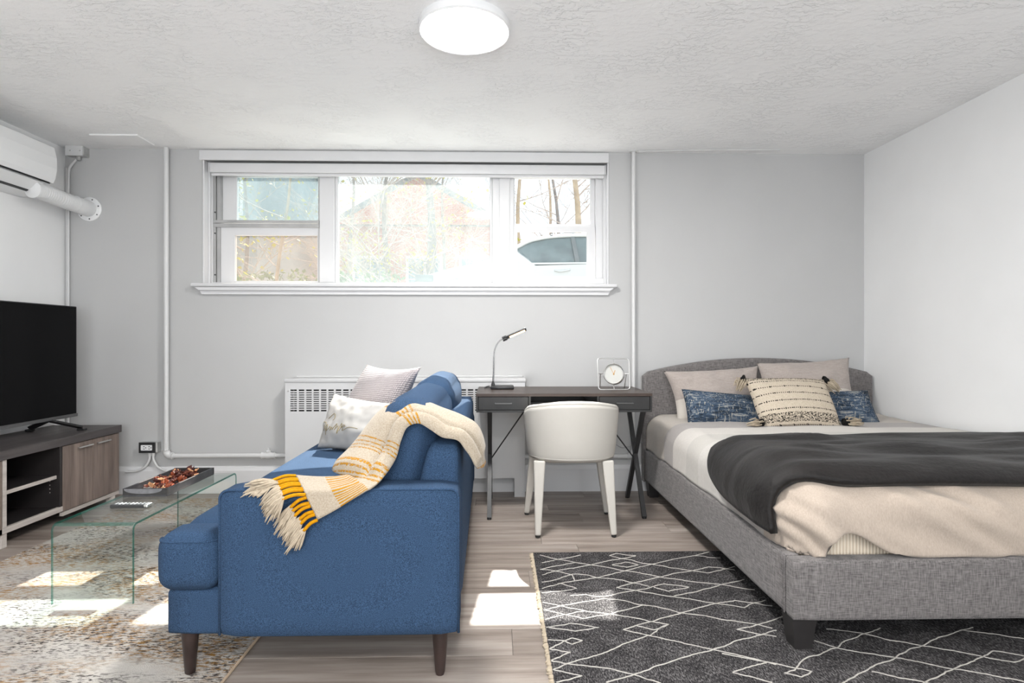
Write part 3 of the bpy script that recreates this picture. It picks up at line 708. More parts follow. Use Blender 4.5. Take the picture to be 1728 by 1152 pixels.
# ------------------------------------------------------------------ glass coffee table
gx0, gx1, gy0, gy1, gz = -1.815, -1.487, 2.40, 3.335, .335
gt_ = .008; R_ = .028
def uprof(o):
    r = R_-o; pts = [(gy0+o, RG+.0005)]
    pts += [(gy0+R_-r*math.cos(a), gz-R_+r*math.sin(a)) for a in [i*math.pi/12 for i in range(7)]]
    pts += [(gy1-R_+r*math.sin(a), gz-R_+r*math.cos(a)) for a in [i*math.pi/12 for i in range(7)]]
    pts += [(gy1-o, RG+.0005)]
    return pts
pa, pb = uprof(0), uprof(gt_)
ct = thing('coffee_table', ((gx0+gx1)/2, (gy0+gy1)/2, RG), 'clear bent glass waterfall coffee table with green edges on the rug', 'coffee table')
mb = MB(); n_ = len(pa)
e_ = .0025
for pr in (pa, pb):
    mb.grid([[Vector((gx0+e_, p[0], p[1])), Vector((gx1-e_, p[0], p[1]))] for p in pr])
fin('glass_sheet', mb, M['table_glass'], ct, smooth=40, normals=False)
for xa, xb in ((gx0, gx0+e_), (gx1-e_, gx1)):
    m_ = MB()
    ring = lambda x: [Vector((x, p[0], p[1])) for p in pa]+[Vector((x, p[0], p[1])) for p in reversed(pb)]
    A, B = ring(xa), ring(xb); k = len(A)
    m_.add(A+B, [(i, (i+1) % k, k+(i+1) % k, k+i) for i in range(k)]+[(i, i+1, k-2-i, k-1-i) for i in range(n_-1)]+[(k+i, k+i+1, k+k-2-i, k+k-1-i) for i in range(n_-1)])
    fin('polished_edge', m_, M['glass_edge'], ct)
fin('bend_highlight', MB().grid([[Vector((gx0+.006, p[0]+.0004, p[1]-.0016)), Vector((gx1-.006, p[0]+.0004, p[1]-.0016))] for p in pa[4:8]]), M['glass_edge'], ct, normals=False)

# tray with dried petals, remote
tr0 = G(207, 838, gz); tr1 = G(281, 838, gz)
tx0, tx1, tyA, tyB = tr0.x, tr1.x, tr0.y, tr0.y+.46
tx0 = max(tx0, gx0+.006)
trh = .038; tz = gz+.0005
tr = thing('serving_tray', ((tx0+tx1)/2, (tyA+tyB)/2, tz), 'grey weathered rectangular wooden tray on the glass coffee table', 'tray')
fin('base', MB().box((tx0, tyA, tz), (tx1, tyB, tz+.008), .001, 1), M['tray'], tr)
fin('side', MB().box((tx0, tyA+.012, tz+.008), (tx0+.010, tyB-.012, tz+trh), .001, 1), M['tray'], tr)
fin('side', MB().box((tx1-.010, tyA+.012, tz+.008), (tx1, tyB-.012, tz+trh), .001, 1), M['tray'], tr)
for ya in (tyA, tyB-.0119):
    pts = [(tx0, tz+.008), (tx1, tz+.008), (tx1, tz+trh)]+[(tx1-.012-(tx1-tx0-.024)*q/12, tz+trh-.013*math.sin(math.pi*q/12)*(.0 if ya > tyA else .0)) for q in range(13)]+[(tx0, tz+trh)]
    fin('end', MB().prism(pts, 'y', ya, ya+.0119), M['tray_end'], tr)
el = [(tx0+(tx1-tx0)*(.05+.80*q/16), tz+trh-.002-.026*math.sin(math.pi*min(1, q/16*.55+.0 if q < 9 else .31+(q-9)/7*.69))) for q in range(17)]
cut = [(tx0+.006, tz+trh-.001)]+[(tx0+.006+(tx1-tx0-.03)*(1-math.cos(math.pi*q/16))/2, tz+trh-.001-.024*math.sin(math.pi*q/16)**.8) for q in range(1, 16)]+[(tx1-.024, tz+trh-.001)]
fin('carved_handle', MB().prism(cut, 'y', tyA-.0012, tyA-.0001), plain('worn_grey_wood', S(112, 112, 116), .5, var=.2, scale=30), tr)
random.seed(21)
def petal(sz, curl):
    rows = []
    for i in range(7):
        u = i/6; wd = sz*.55*math.sin(math.pi*(.12+.8*u))**.7; r = []
        for j in range(5):
            v = j/4*2-1
            r.append(Vector((wd*v, sz*(u-.5), curl*sz*(v*v*.6+(u-.3)**2*1.2)+.003*noise.noise((u*3, v*2, sz*100)))))
        rows.append(r)
    return MB().grid(rows)
for k in range(84):
    sz = random.uniform(.018, .036); mbp = petal(sz, random.uniform(.2, .75))
    R3 = Matrix.Rotation(random.uniform(0, 6.28), 3, 'Z') @ Matrix.Rotation(random.uniform(-.7, .7), 3, 'X') @ Matrix.Rotation(random.uniform(-.7, .7), 3, 'Y')
    lx = random.uniform(tx0+.032, tx1-.032); ly = random.uniform(tyA+.06, tyB-.05)
    hill = 1-((lx-(tx0+tx1)/2)/.13)**2
    vs_ = [R3 @ v for v in mbp.v]; mz = min(v.z for v in vs_)
    base = tz+.009+random.uniform(.0, .040)*max(.3, hill)*(1 if k > 18 else 0)
    mbp.v = [Vector((min(max(v.x+lx, tx0+.0105), tx1-.0105), v.y+ly, v.z-mz+base)) for v in vs_]
    fin('dried_petal', mbp, M['red_petals'][k % 4], smooth=True, solid=.0008, normals=False, label='curled %s dried petal heaped in the wooden tray' % ('brown', 'rust coloured', 'pale tan', 'dark maroon')[k % 4], cat='petal', group='%s dried petals in the wooden tray' % ('brown', 'rust', 'tan', 'maroon')[k % 4])
ra, rb = G(186, 853, gz+.012), G(249, 853, gz+.012)
rm = thing('remote_control', ((ra.x+rb.x)/2, ra.y, gz), 'slim black remote control lying on the glass coffee table', 'remote')
fin('body', MB().box((ra.x, ra.y-.006, gz+.0005), (rb.x, ra.y+.034, gz+.017), .005, 2), M['remote'], rm, smooth=40)
bw = (rb.x-ra.x)
for k in range(9):
    bx_ = ra.x+bw*(.10+.1*k)
    for q in range(2): fin('button', MB().box((bx_, ra.y+.004+q*.014, gz+.017), (bx_+.008, ra.y+.013+q*.014, gz+.0185)), M['white_plastic'] if k in (1, 2, 4, 5) else M['grey_plastic'], rm)
fin('end_cap', MB().box((rb.x-.018, ra.y-.0065, gz+.004), (rb.x+.001, ra.y+.0345, gz+.0175), .004, 2), M['silver'], rm)

# ------------------------------------------------------------------ sofa
AY0, AY1 = 1.825, 1.965; FY0, FY1 = 3.72, 3.86
sx0 = P(366, 950, AY0).x; sx1 = P(775, 950, AY0).x; sf = P(278, 1040, AY0+.03).x
so_ = thing('sofa', ((sf+sx1)/2, (AY0+FY1)/2, 0), 'blue woven fabric sofa on tapered dark legs facing the television', 'sofa')
SK = lambda y: -.035*(y-AY0)/2.0       # the far end sits slightly further left
def skew(mb):
    for v in mb.v: v.x += SK(v.y)
    return mb
def sfin(nm, mb, m='sofa', **k): return fin(nm, skew(mb), M[m], so_, smooth=True, **k)
sfin('base', MB().soft(((sf+sx1)/2-.005, (AY0+FY1)/2+.012, .225), (sx1-sf-.02, FY1-AY0-.03, .15), .018, n=10))
sfin('arm', MB().soft(((sx0+sx1)/2, (AY0+AY1)/2, .383), (sx1-sx0, AY1-AY0, .465), .028, (0, .004, .004), n=12))
sfin('arm', MB().soft(((sx0+sx1)/2, (FY0+FY1)/2, .383), (sx1-sx0, FY1-FY0, .465), .028, (0, .004, .004), n=12))
# piping on the near arm
def arm_pipe(yp):
    r = .028; z1 = .6155
    pts = [(sx0+.003, yp, .16), (sx0+.003, yp, z1-r)]+[(sx0+.003+r-r*math.cos(a), yp, z1-r-.003+r*math.sin(a)) for a in [i*math.pi/12 for i in range(1, 7)]]+[(sx1-r, yp, z1-.003)]+[(sx1-.003-r+r*math.sin(a), yp, z1-r-.003+r*math.cos(a)) for a in [i*math.pi/12 for i in range(1, 7)]]+[(sx1-.003, yp, .16)]
    return MB().tube(pts, .0045, 6)
sfin('piping', arm_pipe(AY0+.012))
# back frame with sloping front
def backfn(p, p0):
    z = p.z+.41
    if p.x < 0: p = Vector((p.x-.065*max(0, min(1, (.73-z)/.25)), p.y, p.z))
    return p
zbk = .735
sfin('back_frame', MB().soft((sx1-.055, (AY1+FY0)/2, (.16+zbk)/2), (.108, FY0-AY1-.002, zbk-.16), .035, (0, .012, .006), n=14, fn=backfn))
# seat cushion (T shaped, bench)
ztop = .475
def seatfn(p, p0): return p
cu = MB().soft(((sf-.02-.26)/2, (AY1+FY0)/2, .388), (-.26-(sf-.02), FY0-AY1-.004, .175), .05, (.012, 0, .028), n=16)
sfin('seat_cushion', cu)
sfin('seat_cushion', MB().soft(((sf-.02+sx0-.004)/2, AY0+.078, .385), (sx0-.004-(sf-.02), .156, .178), .045, (.004, .006, .006), n=10))
sfin('seat_cushion', MB().soft(((sf-.02+sx0-.004)/2, FY1-.078, .385), (sx0-.004-(sf-.02), .156, .178), .045, (.004, .006, .006), n=10))
def cpip(x0, x1, y0, y1, z, r=.045):
    pts = arc((x0+r, y0+r, z), r, math.pi, 1.5*math.pi, 5, 'xy')+arc((x1-r, y0+r, z), r, 1.5*math.pi, 2*math.pi, 5, 'xy')
    return MB().tube(pts, .004, 6)
sfin('piping', cpip(sf-.018, sx0-.006, AY0+.006, AY1, ztop-.022))
# back cushions
for (ya, yb, hgt, lean) in ((AY1+.02, 2.83, .40, .24), (2.85, FY0-.01, .42, .24)):
    rot = Matrix.Rotation(lean, 3, 'Y')
    def bfn(p, p0, ya=ya):
        k = .012*noise.noise(Vector((p.x*4+ya, p.y*4, p.z*5)))
        return p*(1+k)
    sfin('back_cushion', MB().soft((-.335, (ya+yb)/2, .675), (.19, yb-ya, hgt), .075, (.045, .012, .02), n=18, rot=rot, fn=bfn))
for lx, ly in ((-.994, 1.90), (-.188, 1.89), (-.994, 3.79), (-.188, 3.79)):
    fin('leg', skew(MB().lathe([(.013, 0.0 if lx > -.8 else RG), (.016, .012), (.026, .13), (.028, .152)], 18, (lx, ly, 0))), M['sofa_leg'], so_, smooth=40)

# ---- pillows
def pillow(c00, c10, c11, c01, th, n=22, pinch=.10, wr=.006, seed=0, asym=0.0, power=.5):
    """bottom-left, bottom-right, top-right, top-left corners, thickness"""
    c00, c10, c11, c01 = map(Vector, (c00, c10, c11, c01))
    nrm = (c10-c00).cross(c01-c00).normalized(); mb = MB(); uv = []
    cen = (c00+c10+c11+c01)/4
    idx = {}
    def pt(i, j, sgn):
        u, v = i/n, j/n; a, b = 2*u-1, 2*v-1
        ua = .5+.5*a*(1-pinch*(1-b*b)); vb = .5+.5*b*(1-pinch*(1-a*a))
        ua = .5+(ua-.5)*(1.0); 
        p = c00*(1-ua)*(1-vb)+c10*ua*(1-vb)+c11*ua*vb+c01*(1-ua)*vb
        e = max(0, (1-a*a)*(1-b*b))
        d = th/2*e**power*(1+asym*sgn)
        w_ = wr*noise.noise(Vector((u*4+seed*3.1, v*4+seed, sgn)))+wr*.6*noise.noise(Vector((u*11+seed, v*7, sgn*2+seed)))
        ed = min(1, e*6)
        return p+nrm*sgn*(d+w_*ed)
    for sgn in (1, -1):
        for j in range(n+1):
            for i in range(n+1):
                if sgn == -1 and (i in (0, n) or j in (0, n)): idx[(i, j, -1)] = idx[(i, j, 1)]; continue
                idx[(i, j, sgn)] = len(mb.v); mb.v.append(pt(i, j, sgn)); uv.append((i/n, j/n))
    for sgn in (1, -1):
        for j in range(n):
            for i in range(n):
                f = (idx[(i, j, sgn)], idx[(i+1, j, sgn)], idx[(i+1, j+1, sgn)], idx[(i, j+1, sgn)])
                mb.f.append(f if sgn == 1 else f[::-1])
    mb.uv = uv
    surf = lambda u, v: pt(u*n, v*n, 1)
    return mb, surf, nrm
def mk_quilt():
    m, nt, b = newmat('quilted_grey_satin'); t = NT(nt)
    tc = t.n('ShaderNodeTexCoord'); sx = t.n('ShaderNodeSeparateXYZ'); t.l(tc.outputs['UV'], sx.inputs[0])
    f = lambda s: t.math('POWER', t.math('ABSOLUTE', t.math('SINE', t.math('MULTIPLY', s, 38*math.pi))), .45)
    h = t.math('MULTIPLY', f(sx.outputs[0]), f(sx.outputs[1]))
    b.inputs['Base Color'].default_value = col4(S(206, 198, 198)); b.inputs['Roughness'].default_value = .5; b.inputs['Sheen Weight'].default_value = .2
    t.l(t.mix(h, S(148, 139, 141), S(168, 160, 161)), b.inputs['Base Color'])
    t.bump(h, b, .6, .006); return m
M['quilt'] = mk_quilt()
mb, _, _ = pillow((-1.02, 3.50, .50), (-.62, 3.24, .50), P(711, 619, 3.22), P(619, 615, 3.50), .20, seed=1, pinch=.10)
fin('throw_pillow', mb, M['quilt'], smooth=True, label='pale grey quilted square pillow propped on the sofa', cat='pillow', normals=False)
bl_, br_, trc, tlc = P(535, 753, 3.19), P(648, 770, 2.93), P(668, 681, 3.03), P(563, 664, 3.29)
bl_.z = br_.z = .498
mb, sf_, nr = pillow(bl_, br_, trc, tlc, .16, seed=2, pinch=.07, wr=.014, n=34)
wp = fin('throw_pillow', mb, M['white_satin'], smooth=True, label='white lumbar pillow with gold script lettering on the sofa seat', cat='pillow', normals=False)
# traced gold script (pixel strokes mapped to the pillow face)
strokes = '''440,520 490,500 540,465 575,450 595,470 590,510 570,545 540,555
340,570 380,575 410,590 390,640 360,690 335,705
370,775 375,740 400,690 440,640 460,630 450,670 420,700 405,715 430,715 470,690
470,690 500,660 500,700 480,725 500,715 530,680 545,690 540,720 570,690 620,640 640,630 600,690 575,725
575,725 610,690 650,660 650,700 620,770 625,780 660,720 700,650 735,630 740,650 690,720 665,750
700,700 740,680 785,660 800,675 770,690 735,690 745,720 720,740 780,725 850,700 920,700 990,715'''
tl2, tr2, bl2, br2 = (435, 130), (1425, 300), (135, 985), (1230, 1140)
def inv_bil(x, y):
    u = v = .5
    for _ in range(40):
        def f(u, v): return ((1-u)*(1-v)*bl2[0]+u*(1-v)*br2[0]+u*v*tr2[0]+(1-u)*v*tl2[0], (1-u)*(1-v)*bl2[1]+u*(1-v)*br2[1]+u*v*tr2[1]+(1-u)*v*tl2[1])
        fx, fy = f(u, v); a, b2 = f(u+1e-4, v); c2, d2 = f(u, v+1e-4)
        J = ((a-fx)/1e-4, (c2-fx)/1e-4, (b2-fy)/1e-4, (d2-fy)/1e-4); det = J[0]*J[3]-J[1]*J[2]
        ex, ey = x-fx, y-fy; u += (J[3]*ex-J[1]*ey)/det; v += (-J[2]*ex+J[0]*ey)/det
    return min(.97, max(.03, u+.02)), min(.97, max(.03, v-.06))
sm_ = MB()
for ln in strokes.split('\n'):
    q = catmull([Vector((float(a.split(',')[0]), float(a.split(',')[1]), 0)) for a in ln.split()], 5)
    sm_.tube([sf_(*inv_bil(p.x, p.y))+nr*.0012 for p in q], .0015, 5)
fin('script_lettering', sm_, M['gold_thread'], wp, smooth=True)

# ---- throw blanket over the sofa
def mk_throw():
    m, nt, b = newmat('cream_mustard_throw'); t = NT(nt)
    tc = t.n('ShaderNodeTexCoord'); sx = t.n('ShaderNodeSeparateXYZ'); t.l(tc.outputs['UV'], sx.inputs[0]); u, v = sx.outputs[0], sx.outputs[1]
    base = t.ramp(t.noise(t.coord(scale=(1, 1, 1)), 220, 3, .7), [(.3, S(150, 137, 119)), (.7, S(180, 169, 153))])
    rib = t.math('GREATER_THAN', t.math('FRACT', t.math('MULTIPLY', v, 13)), .5)
    inb = t.math('MULTIPLY', t.math('GREATER_THAN', u, 1.0), t.math('LESS_THAN', u, 2.0))
    tuft = t.noise(t.coord(), 130, 2, .6)
    rib = t.math('MULTIPLY', t.math('MULTIPLY', rib, inb), 1.0)
    lines = 0.0
    for c, wd in ((2.55, .06), (2.78, .045), (3.02, .045), (3.28, .07), (4.0, .04), (4.22, .035), (4.46, .035), (4.72, .04), (6.35, .07), (6.58, .05), (6.8, .05), (7.05, .07), (12.8, .16)):
        wob = t.math('MULTIPLY', t.math('SUBTRACT', tuft, .5), .12)
        on = t.math('LESS_THAN', t.math('ABSOLUTE', t.math('ADD', t.math('SUBTRACT', u, c), wob)), wd)
        lines = on if lines == 0.0 else t.math('MAXIMUM', lines, on)
    lines = t.math('MULTIPLY', lines, t.ramp(tuft, [(.38, (.15, .15, .15)), (.5, (1, 1, 1))]))
    k = t.math('MAXIMUM', rib, lines)
    t.l(t.mix(k, base, S(164, 116, 24)), b.inputs['Base Color'])
    b.inputs['Roughness'].default_value = .95; b.inputs['Specular IOR Level'].default_value = .1; b.inputs['Sheen Weight'].default_value = .2
    t.bump(t.math('ADD', t.math('MULTIPLY', k, .8), t.math('MULTIPLY', tuft, .5)), b, .5, .005); return m
M['throw'] = mk_throw()
def AT(x, y): return G(x, y, .634)
rows_ = [  # upper edge, crease, near edge
    (AT(500, 803), P(514, 830, 1.803), P(537, 877, 1.80)),
    (AT(548, 806), P(560, 829, 1.803), P(576, 855, 1.80)),
    (AT(583, 803), P(605, 815, 1.845), P(621, 827, 1.805)),
    (P(562, 792, 1.99), P(620, 799, 1.90), P(650, 803, 1.875)),
    (P(588, 764, 2.06), P(643, 771, 1.95), P(668, 775, 1.915)),
    (P(613, 735, 2.10), P(657, 744, 1.97), P(678, 746, 1.93)),
    (P(640, 703, 2.14), P(673, 716, 1.985), P(688, 722, 1.94)),
    (P(673, 684, 2.18), P(696, 703, 1.995), P(708, 715, 1.945)),
    (P(707, 683, 2.20), P(722, 706, 2.00), P(726, 726, 1.95)),
    (P(745, 698, 2.20), P(749, 721, 2.00), P(748, 740, 1.95)),
    (P(775, 709, 2.20), P(777, 732, 2.01), P(774, 746, 1.95)),
    (P(797, 721, 2.20), P(796, 750, 2.03), P(788, 764, 1.96)),
    (P(807, 754, 2.16), P(807, 772, 2.04), P(799, 784, 1.97)),
    (P(818, 782, 2.10), P(814, 789, 2.05), P(806, 791, 1.99)),
]
K = 8
Ac, Mc, Bc = (catmull([r[i] for r in rows_], K) for i in range(3))
rows, uvs = [], []
for i in range(len(Ac)):
    u = i/K; line = []; uvl = []
    a, m_, b = Ac[i], Mc[i], Bc[i]
    side = (b-a).normalized(); along = (Ac[min(i+1, len(Ac)-1)]-Ac[max(i-1, 0)]).normalized(); nn = side.cross(along)
    if nn.y > 0: nn = -nn
    fold = max(0, min(1, (u-1.8)/.8))*max(0, min(1, (13-u)/1.2))
    for j in range(21):
        v = j/20
        p = a.lerp(m_, v*2) if v < .5 else m_.lerp(b, v*2-1)
        # rounded ridges either side of a deep crease
        rg = math.sin(math.pi*min(1, v/.56))**.6*.036 if v < .56 else math.sin(math.pi*(v-.56)/.44)**.7*.026
        cr = -.022*math.exp(-((v-.56)/.028)**2)
        wv = .004*noise.noise(Vector((u*.9, v*5, 2.2)))
        p = p+nn*((rg+cr)*fold+wv+.003)
        line.append(p); uvl.append((u, v))
    rows.append(line); uvs.append(uvl)
mb = MB().grid(rows, uv=uvs)
th = fin('throw_blanket', mb, M['throw'], smooth=True, solid=.007, normals=False, label='cream and mustard striped throw blanket with tassels draped over the sofa arm', cat='blanket')
random.seed(11)
for k in range(14):
    f = k/13; e0 = rows[0][min(20, int(round(f*20)))]+Vector((0, -.003, 0))
    d = Vector((-.036-.012*random.random()-.012*(1-f), -.003, -.022-.012*random.random()))
    if e0.z > .60: d = Vector((d.x-.006, -.035, -.004))
    e2 = e0+d; e1 = e0+d*.5+Vector((0, -.002, .006))
    if e2.y > 1.80 and e2.z < .66: e2.y = min(e2.y, 1.875)
    cd_ = fin('tassel_cord', MB().tube(catmull([e0, e1, e2], 4), .0055, 8), M['mustard'], th, smooth=True)
    tm = MB(); dd = Vector((-.55, -.05, -.8)).normalized() if e2.y < 1.83 else Vector((-.85, -.45, -.12)).normalized()
    for q in range(34):
        o1 = Vector((random.uniform(-1, 1), random.uniform(-.5, .4), random.uniform(-1, 1)))*.011
        ln = random.uniform(.040, .066); sag = Vector((0, 0, -.010*random.random()))
        p1 = e2+dd*ln*.4+o1*1.1; p2 = e2+dd*ln*.75+o1*1.5+sag*.5; p3 = e2+dd*ln+o1*(1.5+.5*random.random())+sag
        for p_ in (p1, p2, p3):
            if p_.z < .612: p_.y = min(p_.y, 1.816)
            elif p_.y > 1.83: p_.z = max(p_.z, .622)
        tm.tube([e2-dd*.006+o1*.25, p1, p2, p3], [.0024, .0030, .0026, .0012], 5)
    fin('tassel', tm, M['cream'], cd_, smooth=True)

# ------------------------------------------------------------------ bed
BX0, BX1, BY0, BY1 = 1.015, 2.655, 1.975, 4.05       # frame outer
HB = 4.05
bed = thing('platform_bed', ((BX0+BX1)/2, (BY0+4.15)/2, 0), 'grey linen upholstered platform bed frame with curved headboard and black feet', 'bed')
zr0, zr1 = .113, .325
fin('footboard', MB().soft(((BX0+BX1)/2, BY0+.03, (zr0+zr1)/2), (BX1-BX0, .06, zr1-zr0), .012, (0, .002, 0), n=14), M['bedframe'], bed, smooth=True)
fin('side_rail', MB().soft((BX0+.03, (BY0+.062+HB)/2, (zr0+zr1)/2), (.058, HB-BY0-.064, zr1-zr0), .012, n=12), M['bedframe'], bed, smooth=True)
fin('side_rail', MB().soft((BX1-.03, (BY0+.062+HB)/2, (zr0+zr1)/2), (.058, HB-BY0-.064, zr1-zr0), .012, n=12), M['bedframe'], bed, smooth=True)
fin('seam', MB().tube([(BX0-.001, BY0+.062, zr0+.006), (BX0-.001, BY0+.062, zr1-.006)], .0025, 6), M['bedframe'], bed)
fin('slat_deck', MB().box((BX0+.06, BY0+.061, .17), (BX1-.06, HB-.001, .2)), M['bed_leg'], bed)
hz0 = P(1089, 630, HB).z; hzc = P(1285, 604, HB).z
hx0, hx1 = P(1087, 700, HB).x, P(1474, 700, HB).x
hx1 = min(hx1, XR-.004)
pts = [(hx0, .09)]
N_ = 40
for i in range(N_+1):
    t = i/N_; x = hx0+(hx1-hx0)*t; z = hz0+(hzc-hz0)*(1-abs(2*t-1)**2.0)
    e = min(t, 1-t)*(hx1-hx0)
    if e < .02: z -= .02-math.sqrt(max(0, .02**2-(.02-e)**2))
    pts.append((x, z))
pts.append((hx1, .09))
bmh = bmesh.new(); tmp = MB().prism(pts, 'y', HB+.001, HB+.085)
bv = [bmh.verts.new(v) for v in tmp.v]
for f in tmp.f: bmh.faces.new([bv[i] for i in f])
bmesh.ops.recalc_face_normals(bmh, faces=bmh.faces[:])
eg = [e for e in bmh.edges if len(e.link_faces) == 2 and any(len(f.verts) > 4 for f in e.link_faces)]
bmesh.ops.bevel(bmh, geom=eg, offset=.016, segments=3, profile=.5, affect='EDGES')
fin('headboard', MB().bm(bmh), M['headboard'], bed, smooth=40)
for lx, ly, nr_ in ((BX0+.045, BY0+.05, 1), (BX1-.05, BY0+.05, 1), (hx0+.05, HB-.04, 0), (hx1-.07, HB-.04, 0)):
    zz = RG if ly < RYT else 0
    fin('leg', MB().bar((lx, ly, zz), (lx, ly, zr0+.004), .060, .060, (.084, .084)), M['bed_leg'], bed)
def mk_ribs():
    m, nt, b = newmat('ribbed_ticking'); t = NT(nt)
    tc = t.n('ShaderNodeTexCoord'); sx = t.n('ShaderNodeSeparateXYZ'); t.l(tc.outputs['Object'], sx.inputs[0])
    h = t.math('SINE', t.math('MULTIPLY', t.math('ADD', sx.outputs[0], sx.outputs[1]), 520))
    t.l(t.mix(t.math('ADD', t.math('MULTIPLY', h, .5), .5), S(196, 180, 160), S(222, 210, 192)), b.inputs['Base Color']); b.inputs['Roughness'].default_value = .9
    t.bump(h, b, .5, .003); return m
fin('mattress', MB().soft(((BX0+BX1)/2, (BY0+.066+HB-.01)/2, .365), (BX1-BX0-.13, HB-BY0-.085, .325), .05, n=14), mk_ribs(), smooth=True, label='thick ribbed cream mattress lying in the bed frame', cat='mattress')

# duvet : cloth wrapped over the mattress
xl, yf, zt_, rr_ = BX0+.022, BY0+.030, .560, .115
def drape(u, v, off=0.0):
    qx, qy = max(u, xl+rr_), max(v, yf+rr_); dx, dy = u-qx, v-qy; L = math.hypot(dx, dy)
    if L < 1e-9: return Vector((u, v, zt_+off)), Vector((0, 0, 1))
    ex, ey = dx/L, dy/L; a = min(L/rr_, math.pi/2); R2 = rr_+off
    p = Vector((qx+ex*R2*math.sin(a), qy+ey*R2*math.sin(a), zt_-rr_+R2*math.cos(a)))
    ex_ = max(0, L-rr_*math.pi/2); p.z -= ex_
    return p, Vector((ex*math.sin(a), ey*math.sin(a), math.cos(a)))
hang = rr_*math.pi/2-rr_      # extra unrolled length from rounding
def mk_duvet():
    m, nt, b = newmat('banded_duvet_linen'); t = NT(nt)
    tc = t.n('ShaderNodeTexCoord'); sx = t.n('ShaderNodeSeparateXYZ'); t.l(tc.outputs['UV'], sx.inputs[0])
    # v : 0 at the foot hem .. 1 at the headboard
    bands = [(0.0, S(184, 170, 157)), (.155, S(190, 184, 179)), (.33, S(204, 200, 195)), (.50, S(196, 192, 186)), (.60, S(208, 203, 197)), (.70, S(170, 164, 161)), (.80, S(192, 184, 175))]
    c = t.ramp(sx.outputs[1], bands, 'CONSTANT')
    f = t.noise(t.coord(scale=(1, 1, .3)), 230, 3, .7)
    c = t.mix(.45, c, t.ramp(f, [(.35, (.70, .69, .67)), (.65, (1, 1, 1))]), 'MULTIPLY')
    t.l(c, b.inputs['Base Color']); b.inputs['Roughness'].default_value = .95; b.inputs['Sheen Weight'].default_value = .2; b.inputs['Specular IOR Level'].default_value = .1
    wv = t.noise(t.coord(), 6, 3, .5)
    t.bump(t.math('ADD', t.math('MULTIPLY', f, .15), wv), b, .35, .02); return m
M['duvet'] = mk_duvet()
nu, nv = 120, 130; rows, uvs = [], []
u_end = BX1-.012; v_end = HB-.012
drop = zt_-.328
Lmax = drop-rr_+rr_*math.pi/2
for i in range(nu+1):
    r, uvr = [], []
    s = i/nu; u = (xl+rr_-Lmax)+s*(u_end-(xl+rr_-Lmax))
    for j in range(nv+1):
        q = j/nv; q = q*q*.35+q*.65; v = (yf+rr_-Lmax)+q*(v_end-(yf+rr_-Lmax))
        qx, qy = max(u, xl+rr_), max(v, yf+rr_); dx, dy = u-qx, v-qy; L = math.hypot(dx, dy)
        uu, vv_ = u, v
        if L > Lmax: k = Lmax/L; uu, vv_ = qx+dx*k, qy+dy*k; L = Lmax
        # the foot hem is lifted near the corner so the mattress shows
        if dy < -1e-6 and u > xl+.10:
            lift = .088*math.exp(-((u-(xl+.18))/.12)**2)
            lim = Lmax-lift
            if L > lim: k = lim/max(L, 1e-6); uu, vv_ = qx+(uu-qx)*k, qy+(vv_-qy)*k; L = lim
        p, n3 = drape(uu, vv_)
        side = min(1, L/(rr_*1.2))
        fold = 0
        if dy < 0:   # foot: diagonal pulls
            w1 = noise.noise(Vector((u*1.2, (L*3.6-u*2.0)*2.4, .4))); w2 = noise.noise(Vector((u*2.5, (L*5.5-u*3.0)*3.2, 1.7))); fold += side*(.040*(1-abs(w1)*2.4)*.6-.004+.018*w2)
            fold += .022*math.exp(-((u-(xl+.10))/.07)**2)*side
        if dx < 0: fold += .016*side*noise.noise(Vector((u*3, v*6, 2.6)))
        top = 1-min(1, L/rr_)
        fold += top*(.012*noise.noise(Vector((u*2.1, v*2.6, 5.5)))+.006*noise.noise(Vector((u*5+v, v*7, 3.3))))
        if L > 1e-6: fold = max(fold, -.006)
        p = p+n3*fold
        p.x = min(p.x, XR-.006)
        r.append(p); uvr.append((s, (vv_-(yf-.12))/(v_end-(yf-.12))))
    rows.append(r); uvs.append(uvr)
fin('duvet', MB().grid(rows, uv=uvs), M['duvet'], smooth=True, solid=.012, normals=False, label='puffy linen duvet with white, grey and beige bands on the bed', cat='duvet')
